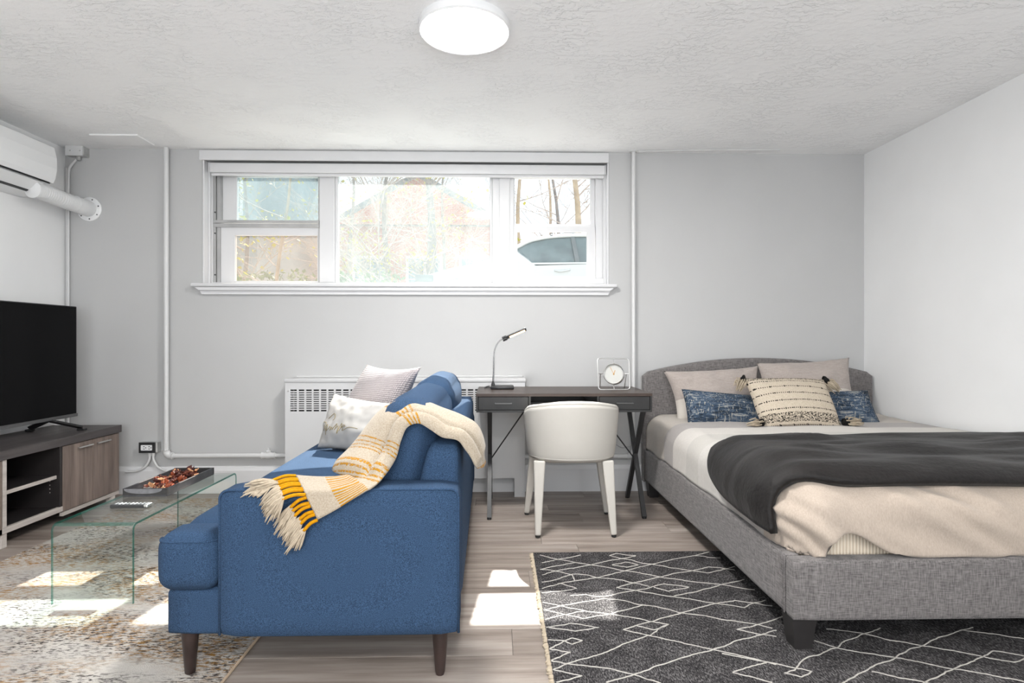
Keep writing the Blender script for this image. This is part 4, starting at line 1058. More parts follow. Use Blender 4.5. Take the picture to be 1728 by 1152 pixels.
# dark plush throw across the foot of the bed
def mk_plush():
    m, nt, b = newmat('charcoal_plush'); t = NT(nt)
    f = t.noise(t.coord(), 70, 4, .7); g = t.noise(t.coord(scale=(.5, 1.4, 1)), 5, 3)
    t.l(t.ramp(t.math('ADD', t.math('MULTIPLY', f, .45), t.math('MULTIPLY', g, .55)), [(.35, S(18, 16, 16)), (.65, S(38, 35, 34))]), b.inputs['Base Color'])
    b.inputs['Roughness'].default_value = .55; b.inputs['Sheen Weight'].default_value = .06; b.inputs['Specular IOR Level'].default_value = .2
    t.bump(t.math('ADD', t.math('MULTIPLY', f, .2), t.noise(t.coord(scale=(.45, 1.2, 1)), 9, 3)), b, .5, .02); return m
M['plush'] = mk_plush()
rows = []
n1, n2 = 90, 50
for i in range(n1+1):
    s = i/n1; r = []
    for j in range(n2+1):
        q = j/n2
        ul = (xl+rr_-Lmax)+.052+.045*q*q+.03*(1-math.sin(math.pi*min(1, max(0, q))))*0
        # rounded far-left corner
        ul += .11*max(0, (q-.55)/.45)**2.2
        u = ul+s*(u_end-.004-ul)
        near = yf+.045+.075*math.exp(-((u-(xl-.02))/.13)**2)+.006*math.sin(u*5)
        far = 2.845+.015*math.sin(u*4)-.02*(1-min(1, s*3))
        v = near+(far-near)*q
        p, n3 = drape(u, v, .020)
        edge = min(1, 6*min(q, 1-q))*min(1, 10*s+.1)
        f = .026*(1-3*abs(noise.noise(Vector((u*1.3, v*5.0+u*.9, 9.1)))))*.5+.020*noise.noise(Vector((u*3.2+v*2, v*11, 4.4)))+.012*abs(noise.noise(Vector((u*1.2, v*4, 7))))
        p = p+n3*(max(f, -.004)*edge+.018*min(1, edge*2)+.012)
        p.x = min(p.x, XR-.006)
        r.append(p)
    rows.append(r)
fin('throw_blanket', MB().grid(rows), M['plush'], smooth=True, solid=.030, normals=False, label='dark charcoal plush throw spread across the foot of the bed', cat='blanket')

# bed pillows
def place_pillow(c, Yb, Yt, th, mat, label, grp=None, **k):
    # c: bl, br, tr, tl pixels
    pts = [P(*c[0], Yb), P(*c[1], Yb), P(*c[2], Yt), P(*c[3], Yt)]
    for p in pts: p.x = min(p.x, XR-.03)
    mb, s, n = pillow(*pts, th, **k)
    o = fin('throw_pillow' if 'woven' in label or 'tassel' in label else 'bed_pillow', mb, mat, smooth=True, normals=False, label=label, cat='pillow', group=grp)
    return o, s, n, pts
def mk_case():
    m = fabric('beige_pillowcase', S(168, 158, 152), .88, 1.1, 240, bump=.5, wr=7); nt = m.node_tree; t = NT(nt); b = nt.nodes['Principled BSDF']
    lk = [l for l in nt.links if l.to_socket == b.inputs['Base Color']][0]; src = lk.from_socket; nt.links.remove(lk)
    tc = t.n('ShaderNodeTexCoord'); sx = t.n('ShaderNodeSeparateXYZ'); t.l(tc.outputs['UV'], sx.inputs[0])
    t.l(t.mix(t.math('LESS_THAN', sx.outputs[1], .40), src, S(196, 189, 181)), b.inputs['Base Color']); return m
M['beige_linen'] = mk_case()
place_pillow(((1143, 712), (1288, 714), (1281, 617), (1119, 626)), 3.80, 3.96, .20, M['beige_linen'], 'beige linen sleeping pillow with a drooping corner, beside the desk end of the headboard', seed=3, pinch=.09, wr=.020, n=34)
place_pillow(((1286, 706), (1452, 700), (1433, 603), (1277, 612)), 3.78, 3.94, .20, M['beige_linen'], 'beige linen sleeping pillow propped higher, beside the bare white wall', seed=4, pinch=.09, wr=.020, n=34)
def mk_blue():
    m, nt, b = newmat('blue_slub_weave'); t = NT(nt)
    a = t.noise(t.coord(scale=(.09, 1, 1)), 120, 3, .7); c = t.noise(t.coord(scale=(1, 1, .09)), 120, 3, .7); g = t.noise(t.coord(), 6, 2)
    col = t.ramp(t.math('ADD', t.math('MULTIPLY', g, .35), t.math('MULTIPLY', a, .65)), [(.38, S(38, 45, 54)), (.52, S(66, 82, 102)), (.64, S(110, 121, 132))])
    k = t.math('MAXIMUM', t.ramp(a, [(.58, (0, 0, 0)), (.66, (1, 1, 1))]), t.ramp(c, [(.57, (0, 0, 0)), (.65, (1, 1, 1))]))
    t.l(t.mix(t.math('MULTIPLY', k, .85), col, S(176, 173, 162)), b.inputs['Base Color']); b.inputs['Roughness'].default_value = .95; b.inputs['Specular IOR Level'].default_value = .1
    t.bump(a, b, .4, .004); return m
M['blue'] = mk_blue()
place_pillow(((1161, 717), (1300, 723), (1303, 669), (1150, 656)), 3.64, 3.73, .12, M['blue'], 'blue slub woven lumbar pillow lying nearer the desk', seed=5, pinch=.03)
place_pillow(((1340, 719), (1487, 716), (1464, 658), (1325, 662)), 3.63, 3.72, .12, M['blue'], 'blue slub woven lumbar pillow lying nearer the bare white wall', seed=6, pinch=.03)
def mk_stripe():
    m, nt, b = newmat('cream_black_stitched_weave'); t = NT(nt)
    tc = t.n('ShaderNodeTexCoord'); sx = t.n('ShaderNodeSeparateXYZ'); t.l(tc.outputs['UV'], sx.inputs[0]); u, v = sx.outputs[0], sx.outputs[1]
    base = t.ramp(t.noise(t.coord(), 160, 3, .7), [(.3, S(178, 165, 147)), (.7, S(206, 194, 177))])
    ln = None
    for c in (.045, .30, .445, .585, .725, .865):
        q = t.math('LESS_THAN', t.math('ABSOLUTE', t.math('SUBTRACT', v, c)), t.math('ADD', .0085, t.math('MULTIPLY', t.math('GREATER_THAN', t.math('SINE', t.math('ADD', t.math('MULTIPLY', u, 38), c*9)), .9), .008)))
        ln = q if ln is None else t.math('MAXIMUM', ln, q)
    dots = t.math('MAXIMUM', t.math('GREATER_THAN', t.math('SINE', t.math('MULTIPLY', u, 260)), -.1), t.math('GREATER_THAN', t.math('SINE', t.math('MULTIPLY', u, 38)), .92))
    ln = t.math('MULTIPLY', ln, dots)
    vor = t.noise(t.coord(scale=(.6, 1, 1)), 190, 2, .6)
    hb = t.math('MAXIMUM', t.math('MULTIPLY', t.math('GREATER_THAN', v, .09), t.math('LESS_THAN', v, .235)), t.math('GREATER_THAN', v, .91))
    her = t.math('MULTIPLY', t.math('GREATER_THAN', vor, .51), hb)
    k = t.math('MAXIMUM', ln, her)
    t.l(t.mix(t.math('MULTIPLY', k, .95), base, S(24, 22, 24)), b.inputs['Base Color']); b.inputs['Roughness'].default_value = .95; b.inputs['Specular IOR Level'].default_value = .1
    t.bump(k, b, .4, .004); return m
pw, ps, pn, pc = place_pillow(((1287, 727), (1424, 727), (1391, 640), (1255, 638)), 3.44, 3.66, .19, mk_stripe(), 'cream pillow with black stitched stripes and corner tassels on the bed', seed=7, pinch=.03, n=30)
random.seed(31)
for c, d in zip(pc, (Vector((-.9, -.25, -.12)), Vector((1, -.15, -.05)), Vector((.6, -.5, -.55)), Vector((-.55, -.45, -.6)))):
    d.normalize(); c = c+d*.004; c.z = max(c.z, .592)
    kn = MB()
    for q in range(7): kn.tube(arc(c+d*.004*q-d*.006, .017+.0015*math.sin(q), 0, 2*math.pi, 10, 'xz' if abs(d.x) < .5 else 'yz')[:-1], .005, 6, closed=True)
    kn.soft(c+d*.008, (.036, .036, .036), .016, n=4)
    ko = fin('tassel_knot', kn, M['black_yarn'], pw, smooth=True)
    tm = MB()
    for q in range(70):
        o1 = Vector((random.gauss(0, .5), random.gauss(0, .5), random.gauss(0, .5)))*.022; L = random.uniform(.060, .085)
        e = c+d*L+o1*1.1+Vector((0, 0, -.008 if c.z > .7 else 0)); e.z = max(e.z, .578)
        m1 = c+d*L*.5+o1*1.25; m1.z = max(m1.z, .576)
        tm.tube([c+d*.018+o1*.4, m1, e], [.0028, .0036, .0026], 5)
    fin('tassel', tm, M['cream'], ko, smooth=True)

# ------------------------------------------------------------------ desk
DZ = .765; dx0, dx1 = P(803, 680, 3.47).x, P(1101, 680, 3.47).x; dy0, dy1 = 3.47, 4.008
dk = thing('writing_desk', ((dx0+dx1)/2, (dy0+dy1)/2, 0), 'dark walnut and black writing desk with two drawers and crossed metal legs', 'desk')
fin('desktop', MB().box((dx0, dy0, DZ-.018), (dx1, dy1, DZ), .001, 1), M['desk_top'], dk)
zd0 = P(950, 695.5, dy0).z
xa, xb = P(894, 680, dy0).x, P(1009.5, 680, dy0).x
fin('bottom_panel', MB().box((dx0+.002, dy0+.002, zd0), (dx1-.002, dy1-.004, zd0+.013)), M['desk_black'], dk)
for x in (dx0+.001, xa-.006, xb-.006, dx1-.013): fin('partition', MB().box((x, dy0+.001, zd0+.0132), (x+.012, dy1-.006, DZ-.0182)), M['desk_black'], dk)
fin('back_panel', MB().box((xa+.007, dy1-.016, zd0+.0132), (xb-.007, dy1-.006, zd0+.052)), M['desk_black'], dk)
for x0, x1 in ((dx0+.014, xa-.007), (xb+.007, dx1-.014)):
    d = fin('drawer', MB().box((x0+.001, dy0+.004, zd0+.0145), (x1-.001, dy0+.36, DZ-.0195), .0015, 1), M['desk_black'], dk)
    xm = (x0+x1)/2; zz = (zd0+DZ)/2-.002
    fin('handle', MB().box((xm-.052, dy0-.016, zz-.004), (xm+.052, dy0-.008, zz+.004), .001, 1).box((xm-.05, dy0-.008, zz-.003), (xm-.044, dy0+.004, zz+.003)).box((xm+.044, dy0-.008, zz-.003), (xm+.05, dy0+.004, zz+.003)), M['handle_metal'], d)
lx0, lx1 = -.055, .888; yF, yK = 3.515, 3.985
for x in (lx0, lx1):
    fin('leg', MB().bar((x, yF, .008), (x, yK-.03, zd0), .026, .026), M['black_metal'], dk)
    fin('leg', MB().bar((x+.001, yK, .008), (x+.001, yF+.03, zd0), .026, .026), M['black_metal'], dk)
    for yy in (yF, yK): fin('foot', MB().lathe([(.013, 0), (.014, .004), (.013, .012)], 10, (x, yy, 0)), M['rubber'], dk)
zcx = zd0*.515
fin('brace', MB().tube([(lx0+.012, 3.75, zcx-.01), (xa-.02, 3.62, zd0)], .0045, 8), M['black_metal'], dk)
fin('brace', MB().tube([(lx1-.012, 3.75, zcx-.01), (xb+.02, 3.62, zd0)], .0045, 8), M['black_metal'], dk)

# wall socket seen through the open desk bay
sk = P(925, 669, YB-.01)
so2 = thing('wall_outlet', (sk.x, YB, sk.z-.03), 'small white wall socket with plugs seen through the desk shelf', 'outlet')
fin('plate', MB().box((sk.x-.055, YB-.008, sk.z-.035), (sk.x+.055, YB, sk.z+.035), .002, 1), M['white_plastic'], so2)
for q in (-.02, .03): fin('plug', MB().box((sk.x+q-.016, YB-.035, sk.z-.016), (sk.x+q+.012, YB-.0085, sk.z+.012), .003, 1), M['white_plastic'], so2)
# lamp cord behind the desk
cdp = catmull([(P(1040, 750, 4.1).x, 4.10, P(1040, 750, 4.1).z), (P(1052, 755, 4.1).x, 4.10, P(1052, 755, 4.1).z), (P(1075, 750, 4.1).x, 4.10, P(1075, 748, 4.1).z), (P(1088, 747, 4.1).x, 4.11, P(1088, 747, 4.1).z)], 8)
fin('power_cord', MB().tube(cdp, .0035, 6), M['grey_plastic'], smooth=True, label='thin grey power cord sagging behind the desk legs by the pipe', cat='cord')

# desk lamp
LY = 3.83; l0 = P(848, 655, LY); lb = DZ
lm = thing('desk_lamp', (l0.x, LY, lb), 'slim black gooseneck desk lamp with lit warm strip head', 'lamp')
bxa, bxb = P(828, 655, LY).x, P(867, 655, LY).x
fin('base', MB().box((bxa, LY-.06, lb+.0005), (bxb, LY+.06, lb+.022), .006, 2), M['black_plastic'], lm, smooth=40)
stx = P(832, 640, LY).x
fin('socket', MB().lathe([(.014, lb+.0225), (.012, lb+.03), (.006, lb+.05)], 14, (stx, LY, 0)), M['black_plastic'], lm, smooth=40)
pth = catmull([(stx, LY, lb+.03), P(833, 625, LY), P(833.5, 600, LY), P(836, 586, LY), P(843, 575, LY), P(852, 569.5, LY)], 8)
fin('stem', MB().tube(pth, [.0055 if p.z < P(0, 599, LY).z else .0042 for p in pth], 10), M['dark_chrome'], lm, smooth=True)
h0, h1 = P(849, 572, LY), P(888, 555, LY); hd = (h1-h0).normalized(); up = (Vector((-hd.z, 0, hd.x))*math.cos(.5)+Vector((0, 1, 0))*math.sin(.5)).normalized(); sv = up.cross(hd)
def obox(mb, a, b, wy, t0, t1):
    vs = []
    for p in (a, b):
        for y_, t_ in ((-wy, t0), (wy, t0), (wy, t1), (-wy, t1)): vs.append(p+sv*y_+up*t_)
    return mb.add(vs, [(3, 2, 1, 0), (4, 5, 6, 7), (0, 1, 5, 4), (1, 2, 6, 5), (2, 3, 7, 6), (3, 0, 4, 7)])
hm = MB().soft((0, 0, 0), ((h1-h0).length, .036, .011), .005, n=8, rot=Matrix(((hd.x, sv.x, up.x), (hd.y, sv.y, up.y), (hd.z, sv.z, up.z)))); 
for v in hm.v: v += (h0+h1)/2
fin('head', hm, M['black_plastic'], lm, smooth=True)
fin('joint', obox(MB(), h0-hd*.004, h0+hd*.026, .012, -.012, .012), M['black_plastic'], lm)
fin('led_strip', obox(MB(), h0+hd*.045, h1-hd*.012, .009, -.0068, -.0057), M['led'], lm)
fin('cord', MB().tube(catmull([(bxa, LY+.02, lb+.008), (bxa-.03, LY+.03, lb+.006), (bxa-.04, LY+.08, lb+.005), (bxa-.01, dy1-.01, lb+.005)], 6), .003, 6), M['black_plastic'], lm, smooth=True)

# clock in a wire frame
KY = 3.72
ck = thing('table_clock', (P(1036, 640, KY).x, KY, DZ), 'round white faced clock swinging in a square silver wire frame', 'clock')
q0, q1 = P(1009, 606, KY+.03), P(1063, 606, KY+.03); q2, q3 = P(1063, 654, KY-.02), P(1009, 654, KY-.02)
q0 = P(1008, 604, KY+.03); q1 = P(1061, 605, KY+.03); zz0 = DZ+.0045
q3 = Vector((P(1010, 654, KY-.03).x, KY-.03, zz0)); q2 = Vector((P(1063, 654, KY-.03).x, KY-.03, zz0))
def rloop(c, r, k=5):
    out = []
    for i in range(4):
        a, b, d = c[i-1], c[i], c[(i+1) % 4]; pa_ = b+(a-b).normalized()*r; pb_ = b+(d-b).normalized()*r
        for j in range(k+1): t = j/k; out.append(pa_*(1-t)**2+b*2*t*(1-t)+pb_*t*t)
    return out
fin('wire_frame', MB().tube(rloop([q0, q1, q2, q3], .022), .0035, 8, closed=True), M['silver'], ck, smooth=True)
cc = P(1035.5, 630.5, KY); cr_ = 17.6*KY/980
yn = Vector((-.30, -.93, .18)).normalized()
Rk = yn.to_track_quat('Z', 'Y').to_matrix()
def onk(mb):
    for v in mb.v: v[:] = (Rk @ v)+cc
    return mb
fin('case', onk(MB().lathe([(cr_*.98, -.045), (cr_, -.04), (cr_, .006), (cr_*.955, .008), (cr_*.90, .006), (cr_*.90, -.008), (cr_*.5, -.0085)], 48)), M['silver'], ck, smooth=30)
fa = fin('dial', onk(MB().lathe([(.001, -.0078), (cr_*.897, -.0078), (cr_*.897, -.006), (.001, -.0058)], 48)), M['clock_face'], ck)
def hand(ang, L, wd):
    m = MB().box((-wd, -.008, -.0045), (wd, L, -.0035)); R = Matrix.Rotation(ang, 3, 'Z')
    for v in m.v: v[:] = R @ v
    return onk(m)
upk = (Rk.transposed() @ Vector((0, 0, 1))); a0 = math.atan2(upk.y, upk.x)-math.pi/2
fin('hand', hand(a0+.50, cr_*.72, .0011), M['brass'], ck); fin('hand', hand(a0-.35, cr_*.38, .0015), M['brass'], ck)
fin('hub', onk(MB().lathe([(.004, -.0045), (.004, -.001), (.002, 0)], 12)), M['brass'], ck)
for k in range(12):
    a = a0+k*math.pi/6; m = MB().box((-.0007, cr_*.76, -.0055), (.0007, cr_*.86, -.0050)); R = Matrix.Rotation(a, 3, 'Z')
    for v in m.v: v[:] = R @ v
    fin('hour_mark', onk(m), M['grey_plastic'], fa)
fin('pivot', MB().tube([cc+Vector((0, 0, cr_)), (q0+q1)/2], .003, 8).tube([cc+Vector((0, 0, -cr_)), (q2+q3)/2], .003, 8), M['silver'], ck)
for sg, qa, qb in ((-1, q0, q3), (1, q1, q2)):
    mid = qa.lerp(qb, .5); side = Vector((cc.x+sg*cr_*.98, cc.y+.01, mid.z))
    fin('stand', MB().tube([side, (mid+side)/2, mid], .003, 8).tube([(mid+side)/2, Vector(((mid.x+side.x)/2-sg*.004, KY+.05, DZ+.004))], .003, 8), M['silver'], ck)

# ------------------------------------------------------------------ tub chair at the desk
chx, chy = .425, 3.405; ca, cb = .262, .245
ch = thing('tub_chair', (chx, chy, 0), 'cream leatherette tub chair with four tapered legs pulled up to the desk', 'chair')
def shell(th_, t, off=0):
    # t 0 bottom .. 1 top ; th_ measured from the back
    ang = th_; k = abs(th_)/math.radians(112)
    zb2 = .418; ztp = .733-.045*(abs(math.sin(ang))**2.4)-.085*max(0, (k-.55)/.45)**1.6
    fl_ = .89+.11*t**.6
    p = 2.25
    cx_, sy_ = math.sin(ang), -math.cos(ang)
    rad_ = 1/((abs(cx_)**p+abs(sy_)**p)**(1/p))
    return Vector((chx+cx_*rad_*(ca*fl_+off), chy+sy_*rad_*(cb*fl_+off), zb2+(ztp-zb2)*t))
rows = [[shell(math.radians(-112+224*i/56), j/16) for j in range(17)] for i in range(57)]
fin('shell', MB().grid(rows), M['chair'], ch, smooth=True, solid=.028, normals=False)
top = [shell(math.radians(-112+224*i/56), 1.0, 0)+Vector((0, 0, .004)) for i in range(57)]
fin('top_piping', MB().tube(top, .0135, 10), M['chair'], ch, smooth=True)
bot = [shell(math.radians(-112+224*i/56), .03, .008) for i in range(57)]
fin('bottom_piping', MB().tube(bot, .007, 8), M['chair'], ch, smooth=True)
fin('seat', MB().soft((chx, chy+.015, .425), (.36, .37, .06), .03, (0, 0, .012), n=10), M['chair'], ch, smooth=True)
for (tx, ty, fx, fy) in ((P(911, 781, 3.2).x, 3.235, .217, 3.185), (P(1027, 781, 3.2).x, 3.235, .636, 3.185), (chx-.20, 3.56, .176, 3.61), (chx+.20, 3.56, .674, 3.61)):
    l = fin('leg', MB().bar((tx, ty, .412), (fx, fy, .012), .066, .045, (.032, .028)), M['chair'], ch)
    md = l.modifiers.new('round', 'BEVEL'); md.width = .009; md.segments = 3
    fin('foot_tip', MB().lathe([(.012, 0), (.014, .004), (.014, .012)], 12, (fx, fy, 0)), M['rubber'], l)

# ------------------------------------------------------------------ outside
GZ = 1.38
fin('ground_outside', MB().box((-30, YB+T+.02, GZ-.4), (30, 60, GZ)), plain('pale_asphalt', S(158, 156, 152), .9, var=.12, scale=.8, bump=.2, bscale=30), label='pale parking ground outside the window', cat='ground', kind='stuff')
CY = 9.55     # near side of the car
def cx(px, py=440): return P(px, py, CY).x
def cz(py): return P(900, py, CY).z
car_mat = plain('white_car_paint', (.62, .62, .60), .2, var=.01, coat=.6)
cglass = plain('dark_car_glass', S(96, 108, 108), .08, var=.3, scale=3, spec=.8)
car = thing('parked_car', (1.0, CY+.85, GZ), 'white parked car seen from the side through the window', 'car')
prof = [(cx(697), GZ+.32), (cx(693), GZ+.55), (cx(700), cz(474)), (cx(722), cz(463)), (cx(760), cz(452)), (cx(800), cz(444)), (cx(828), cz(436)), (cx(870), cz(420)), (cx(905), cz(446)), (cx(1060), cz(441)), (cx(1150), cz(446)), (cx(1172), cz(470)), (cx(1175), GZ+.35)]
def car_body():
    lo_, hi_ = [], []
    mb = MB(); n = len(prof)
    out = [(x, z) for x, z in prof]
    rows = []
    for yk, inset, dz in ((0, .03, -.02), (.06, 0, 0), (.5, -.0, .035), (1.2, 0, .035), (1.68, 0, 0), (1.74, .03, -.02)):
        r = []
        for i, (x, z) in enumerate(out):
            t = 1 if i < n/2 else -1
            r.append(Vector((x+t*inset*.5, CY+yk, z+(dz if 1 < i < n-2 else 0))))
        rows.append(r)
    mb.grid(rows); 
    mb.add([p for p in rows[0]], [tuple(range(n))]); mb.add([p for p in rows[-1]], [tuple(range(n))]); 
    r0 = [Vector((out[0][0], CY+.03, GZ+.32)), Vector((out[-1][0], CY+.03, GZ+.32)), Vector((out[-1][0], CY+1.7, GZ+.32)), Vector((out[0][0], CY+1.7, GZ+.32))]
    mb.add(r0, [(0, 1, 2, 3)]); return mb
fin('body', car_body(), car_mat, car, smooth=35)
roof = [(cx(826), cz(436)), (cx(850), cz(424)), (cx(873), cz(413)), (cx(895), cz(402)), (cx(925), cz(395.5)), (cx(960), cz(392.5)), (cx(1010), cz(392)), (cx(1070), cz(398)), (cx(1110), cz(412)), (cx(1140), cz(432))]
def cabin(inset, dz, rows_y):
    rows = []
    for yk, dzz in rows_y:
        rows.append([Vector((x, CY+yk, z+dz+dzz)) for x, z in roof])
    return rows
rws = cabin(0, 0, ((.17, 0), (.30, .03), (.87, .05), (1.44, .03), (1.57, 0)))
fin('roof', MB().grid(rws), car_mat, car, smooth=True, solid=.03, normals=False)
fin('roof_rail', MB().tube(catmull([Vector((x, CY+.155, z-.02)) for x, z in roof], 5), .028, 8), car_mat, car, smooth=True)
belt = cz(444)
gl = [Vector((x, CY+.168, z-.03)) for x, z in roof]; bs = [Vector((x, CY+.03, belt+.01)) for x, z in roof]
fin('side_glass', MB().grid([gl, bs]), cglass, car, normals=False)
gl2 = [Vector((x, CY+1.57, z-.03)) for x, z in roof]; bs2 = [Vector((x, CY+1.70, belt+.01)) for x, z in roof]
fin('side_glass', MB().grid([gl2, bs2]), cglass, car, normals=False)
fin('door_pillar', MB().bar((cx(968), CY+.15, cz(396)), (cx(975), CY+.015, belt), .07, .02), plain('dark_pillar', S(110, 114, 114), .4), car)
fin('belt_trim', MB().bar((cx(872), CY+.012, cz(445)), (cx(1120), CY+.012, cz(441)), .02, .03), car_mat, car)
fin('door_handle', MB().tube(catmull([(cx(936), CY-.012, cz(456)), (cx(946), CY-.035, cz(458)), (cx(962), CY-.012, cz(455))], 5), .015, 8), car_mat, car, smooth=True)
fin('door_gap', MB().bar((cx(970), CY+.052, cz(443)), (cx(968), CY+.0515, cz(478)), .012, .002), M['grey_plastic'], car)
fin('headlamp', MB().soft(Vector((cx(716), CY+.0, cz(470))), (.30, .05, .12), .02, n=4), cglass, car, smooth=True)
fin('wing_mirror', MB().soft(Vector((cx(858), CY-.08, cz(438))), (.10, .16, .11), .04, n=6), car_mat, car, smooth=True)
for px in (775, 1080):
    wh = fin('tyre', MB().lathe([(.22, -.10), (.31, -.10), (.33, -.07), (.33, .07), (.31, .10), (.22, .10)], 32, (cx(px), CY+.10, GZ+.33), 'y'), M['rubber'], car, smooth=40)
    fin('wheel_rim', MB().lathe([(.05, -.09), (.215, -.085), (.219, -.09), (.219, .05)], 24, (cx(px), CY+.10, GZ+.33), 'y'), M['silver'], wh, smooth=40)
    a_ = [Vector((cx(px)+.40*math.cos(t), CY-.004, GZ+.33+.40*math.sin(t))) for t in [i*math.pi/16 for i in range(17)]]
    fin('wheel_arch', MB().tube(a_, .018, 6), M['grey_plastic'], wh)
# trees
bark = [plain('bark_pale', S(176, 158, 136), .9, var=.25, scale=3, bump=.5, bscale=20), plain('bark_grey', S(134, 128, 126), .9, var=.25, scale=3, bump=.5, bscale=20)]
twig = plain('thin_twigs', S(172, 160, 152), .9, var=.2)
leafm = plain('spring_leaf', S(186, 180, 70), .7, var=.3, scale=3)
def tree(label, px, Y, wpx, lean, seed, bk, nb=16, leaves=False, grp=None, hfac=1.0):
    rnd = random.Random(seed); base = P(px, 470, Y); r0 = wpx/2*Y/980; H_ = (6.2+rnd.random()*.8)*hfac
    t = thing('bare_tree', (base.x, Y, GZ), label, 'tree', grp)
    tr_ = [Vector((base.x+lean*(z_/H_)*Y/10+.08*math.sin(z_*1.3+seed), Y+.1*math.sin(z_+seed), GZ+z_)) for z_ in [H_*i/12 for i in range(13)]]
    # keep the trunk where it stands at eye level
    sh = base.x-tr_[2].x
    for p in tr_: p.x += sh
    fin('trunk', MB().tube(tr_, [r0*(1.15-.085*i) if i < 12 else r0*.15 for i in range(13)], 12), bark[bk], t, smooth=True)
    bm_ = MB(); lf = MB()
    def branch(p, d, L, r, lev):
        pts = [p]; q = p.copy(); dd = d.copy()
        for i in range(5):
            dd = (dd+Vector((rnd.uniform(-.35, .35), rnd.uniform(-.35, .35), rnd.uniform(-.18, .28)))*.55).normalized(); q = q+dd*L/5; q.z = max(q.z, GZ+.1); pts.append(q.copy())
        bm_.tube(pts, [r*(1-.16*i) for i in range(6)], 5 if lev else 6, caps=False)
        if lev < 3:
            for i in range(5 if lev == 0 else 4):
                k = rnd.randint(1, 4); d2 = (dd+Vector((rnd.uniform(-1.2, 1.2), rnd.uniform(-1, 1), rnd.uniform(-.6, .9)))).normalized()
                branch(pts[k], d2, L*rnd.uniform(.45, .7), r*.5, lev+1)
        elif leaves:
            for i in range(1 if rnd.random() < .5 else 0):
                c = pts[rnd.randint(2, 5)]; a = Vector((rnd.uniform(-1, 1), rnd.uniform(-1, 1), rnd.uniform(-1, 1)))*.06; b = Vector((rnd.uniform(-1, 1), rnd.uniform(-1, 1), rnd.uniform(-1, 1)))*.06
                lf.add([c, c+a, c+a+b, c+b], [(0, 1, 2, 3)])
    for i in range(nb):
        z_ = rnd.uniform(.07, .75)*H_; k = min(11, int(z_/H_*12)); p = tr_[k].lerp(tr_[k+1], z_/H_*12-k); a = rnd.uniform(0, 6.28)
        branch(p, Vector((math.cos(a), math.sin(a)*.6, rnd.uniform(.1, .9))).normalized(), rnd.uniform(1.3, 2.6), max(.016, r0*rnd.uniform(.10, .28)), 0)
    fin('branches', bm_, twig, t, normals=False, kind='stuff')
    if leaves and lf.v: fin('leaves', lf, leafm, t, normals=False, kind='stuff')
tree('pale straight bare tree rising behind the car bonnet, first beside the window post', 881, 15.0, 8.5, .0, 1, 0, 10, hfac=1.2)
tree('slim bare tree leaning behind the car roof between two thicker trunks', 935, 18, 6, -.4, 2, 0, 10, hfac=1.2)
tree('grey leaning bare tree close behind the slim trunk over the car roof', 946, 17, 8, -.5, 3, 1, 10, hfac=1.2)
tree('thick pale bare tree with rough bark behind the car roof', 973, 14.5, 13, -.25, 4, 0, 12, hfac=1.2)
tree('broad grey trunk in front of the brick house seen through hazy glass', 724, 14, 17, .0, 5, 1, 16, True)
tree('dark crooked trunk beside the broad grey one before the brick house', 748, 16, 6, .2, 6, 1, 14)
tree('grey bare trunk before the brick gable seen through hazy glass', 654, 15, 11, .15, 7, 1, 16, True)
tree('thin bare sapling before the brick house', 640, 12, 2.5, .3, 8, 1, 12, hfac=.6)
tree('pale bare tree standing beyond the window post by the pale house', 592, 16, 8, -.1, 9, 1, 14)
tree('bare tree with yellow young leaves before the pale house', 470, 13, 6, .2, 10, 0, 16, True)
tree('small leafy tree at the corner of the pale house', 410, 14, 7, .3, 12, 1, 14, True)
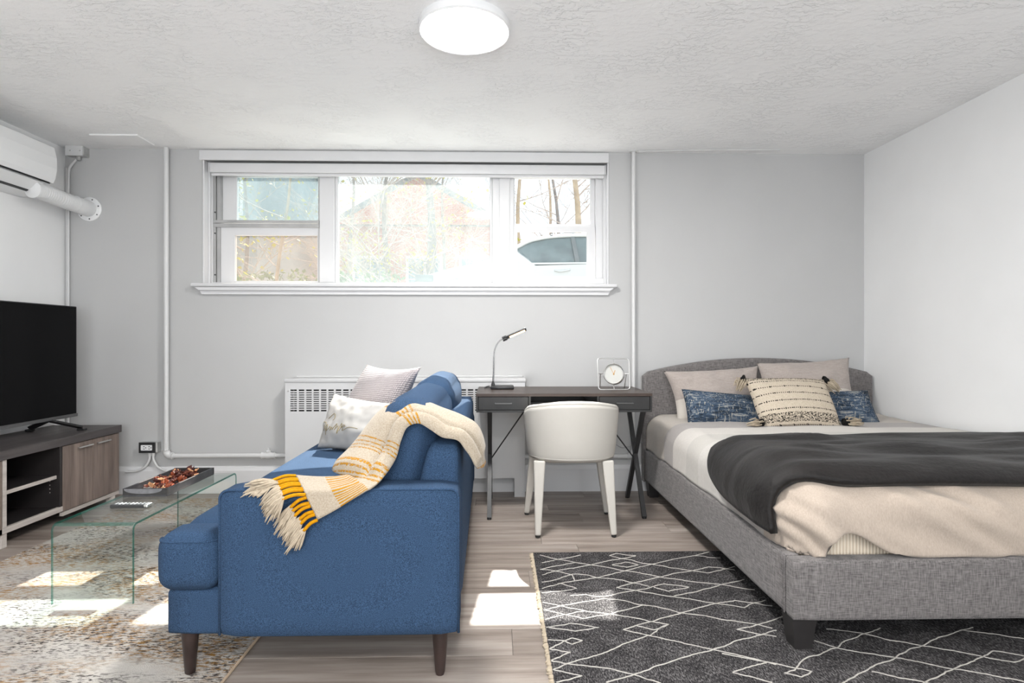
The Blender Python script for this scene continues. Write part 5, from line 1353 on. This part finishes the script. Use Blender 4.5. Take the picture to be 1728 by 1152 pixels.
# houses
def mk_brick():
    m, nt, b = newmat('red_brick'); t = NT(nt); br = t.n('ShaderNodeTexBrick'); t.l(t.coord(rot=(math.pi/2, 0, 0)), br.inputs['Vector'])
    br.inputs['Color1'].default_value = col4(S(170, 96, 80)); br.inputs['Color2'].default_value = col4(S(190, 116, 98)); br.inputs['Mortar'].default_value = col4(S(190, 170, 158)); br.inputs['Scale'].default_value = 4
    t.l(br.outputs[0], b.inputs['Base Color']); b.inputs['Roughness'].default_value = .9; return m
brick = mk_brick(); siding = plain('pale_siding', S(150, 160, 164), .8, var=.05); slate = plain('grey_roof', S(120, 126, 130), .9, var=.2); hglass = plain('house_window_glass', S(110, 126, 134), .15, var=.2)
def house(label, x0, x1, Y, zw, zrf, wall, wins):
    t = thing('house', ((x0+x1)/2, Y+3, GZ), label, 'house')
    fin('wall', MB().box((x0, Y, GZ), (x1, Y+6, zw)), wall, t)
    xm = (x0+x1)/2
    fin('roof', MB().prism([(x0-.3, zw), (x1+.3, zw), (xm, zrf)], 'y', Y-.35, Y+6.3), slate, t)
    fin('gable', MB().prism([(x0+.2, zw+.001), (x1-.2, zw+.001), (xm, zrf-.25)], 'y', Y-.37, Y-.352), wall, t)
    for (wx_, wz_, ww, wh_) in wins:
        f = fin('window', MB().box((wx_-.08, Y-.05, wz_-.08), (wx_+ww+.08, Y-.001, wz_+wh_+.08)), M['trim'], t)
        for i in range(2):
            for j in range(2): fin('pane', MB().box((wx_+i*ww/2+.02, Y-.06, wz_+j*wh_/2+.02), (wx_+(i+1)*ww/2-.02, Y-.051, wz_+(j+1)*wh_/2-.02)), hglass, f)
house('red brick house with grey roof far behind the trees', -6.2, .2, 22, 5.4, 7.4, brick, [(-5.4, 2.6, 1.2, 1.6), (-3.4, 2.6, 1.2, 1.6), (-1.4, 2.6, 1.2, 1.6)])
house('pale sided house with white windows beside the brick house', -14.5, -7.4, 18, 7.6, 9.6, siding, [(-12.9, 2.7, 1.1, 1.6), (-10.6, 2.7, 1.1, 1.6), (-8.9, 5.0, 1.0, 1.5), (-11.5, 5.0, 1.1, 1.5)])
house('small blue grey garage house with pale roof beside the brick house', .8, 5.5, 26, 4.7, 6.0, plain('blue_siding', S(150, 168, 184), .8, var=.04), [(1.5, 2.6, 1.3, 1.3)])
# low hedge
random.seed(9)
def hedge(x0, x1, Y, h, label):
    mb = MB(); n = int((x1-x0)*260)
    for k in range(n):
        c = Vector((random.uniform(x0, x1), Y+random.uniform(-.3, .3), GZ+h*random.random()**.6)); a = Vector((random.uniform(-1, 1), random.uniform(-1, 1), random.uniform(-1, 1)))*.07; b = Vector((random.uniform(-1, 1), random.uniform(-1, 1), random.uniform(-1, 1)))*.07
        mb.add([c, c+a, c+a+b, c+b], [(0, 1, 2, 3)])
    fin('hedge', mb, plain('hedge_leaf', S(120, 138, 96), .8, var=.3, scale=2), normals=False, label=label, cat='hedge')
hedge(-7.5, -2.2, 13.2, 1.25, 'low green hedge before the brick house')
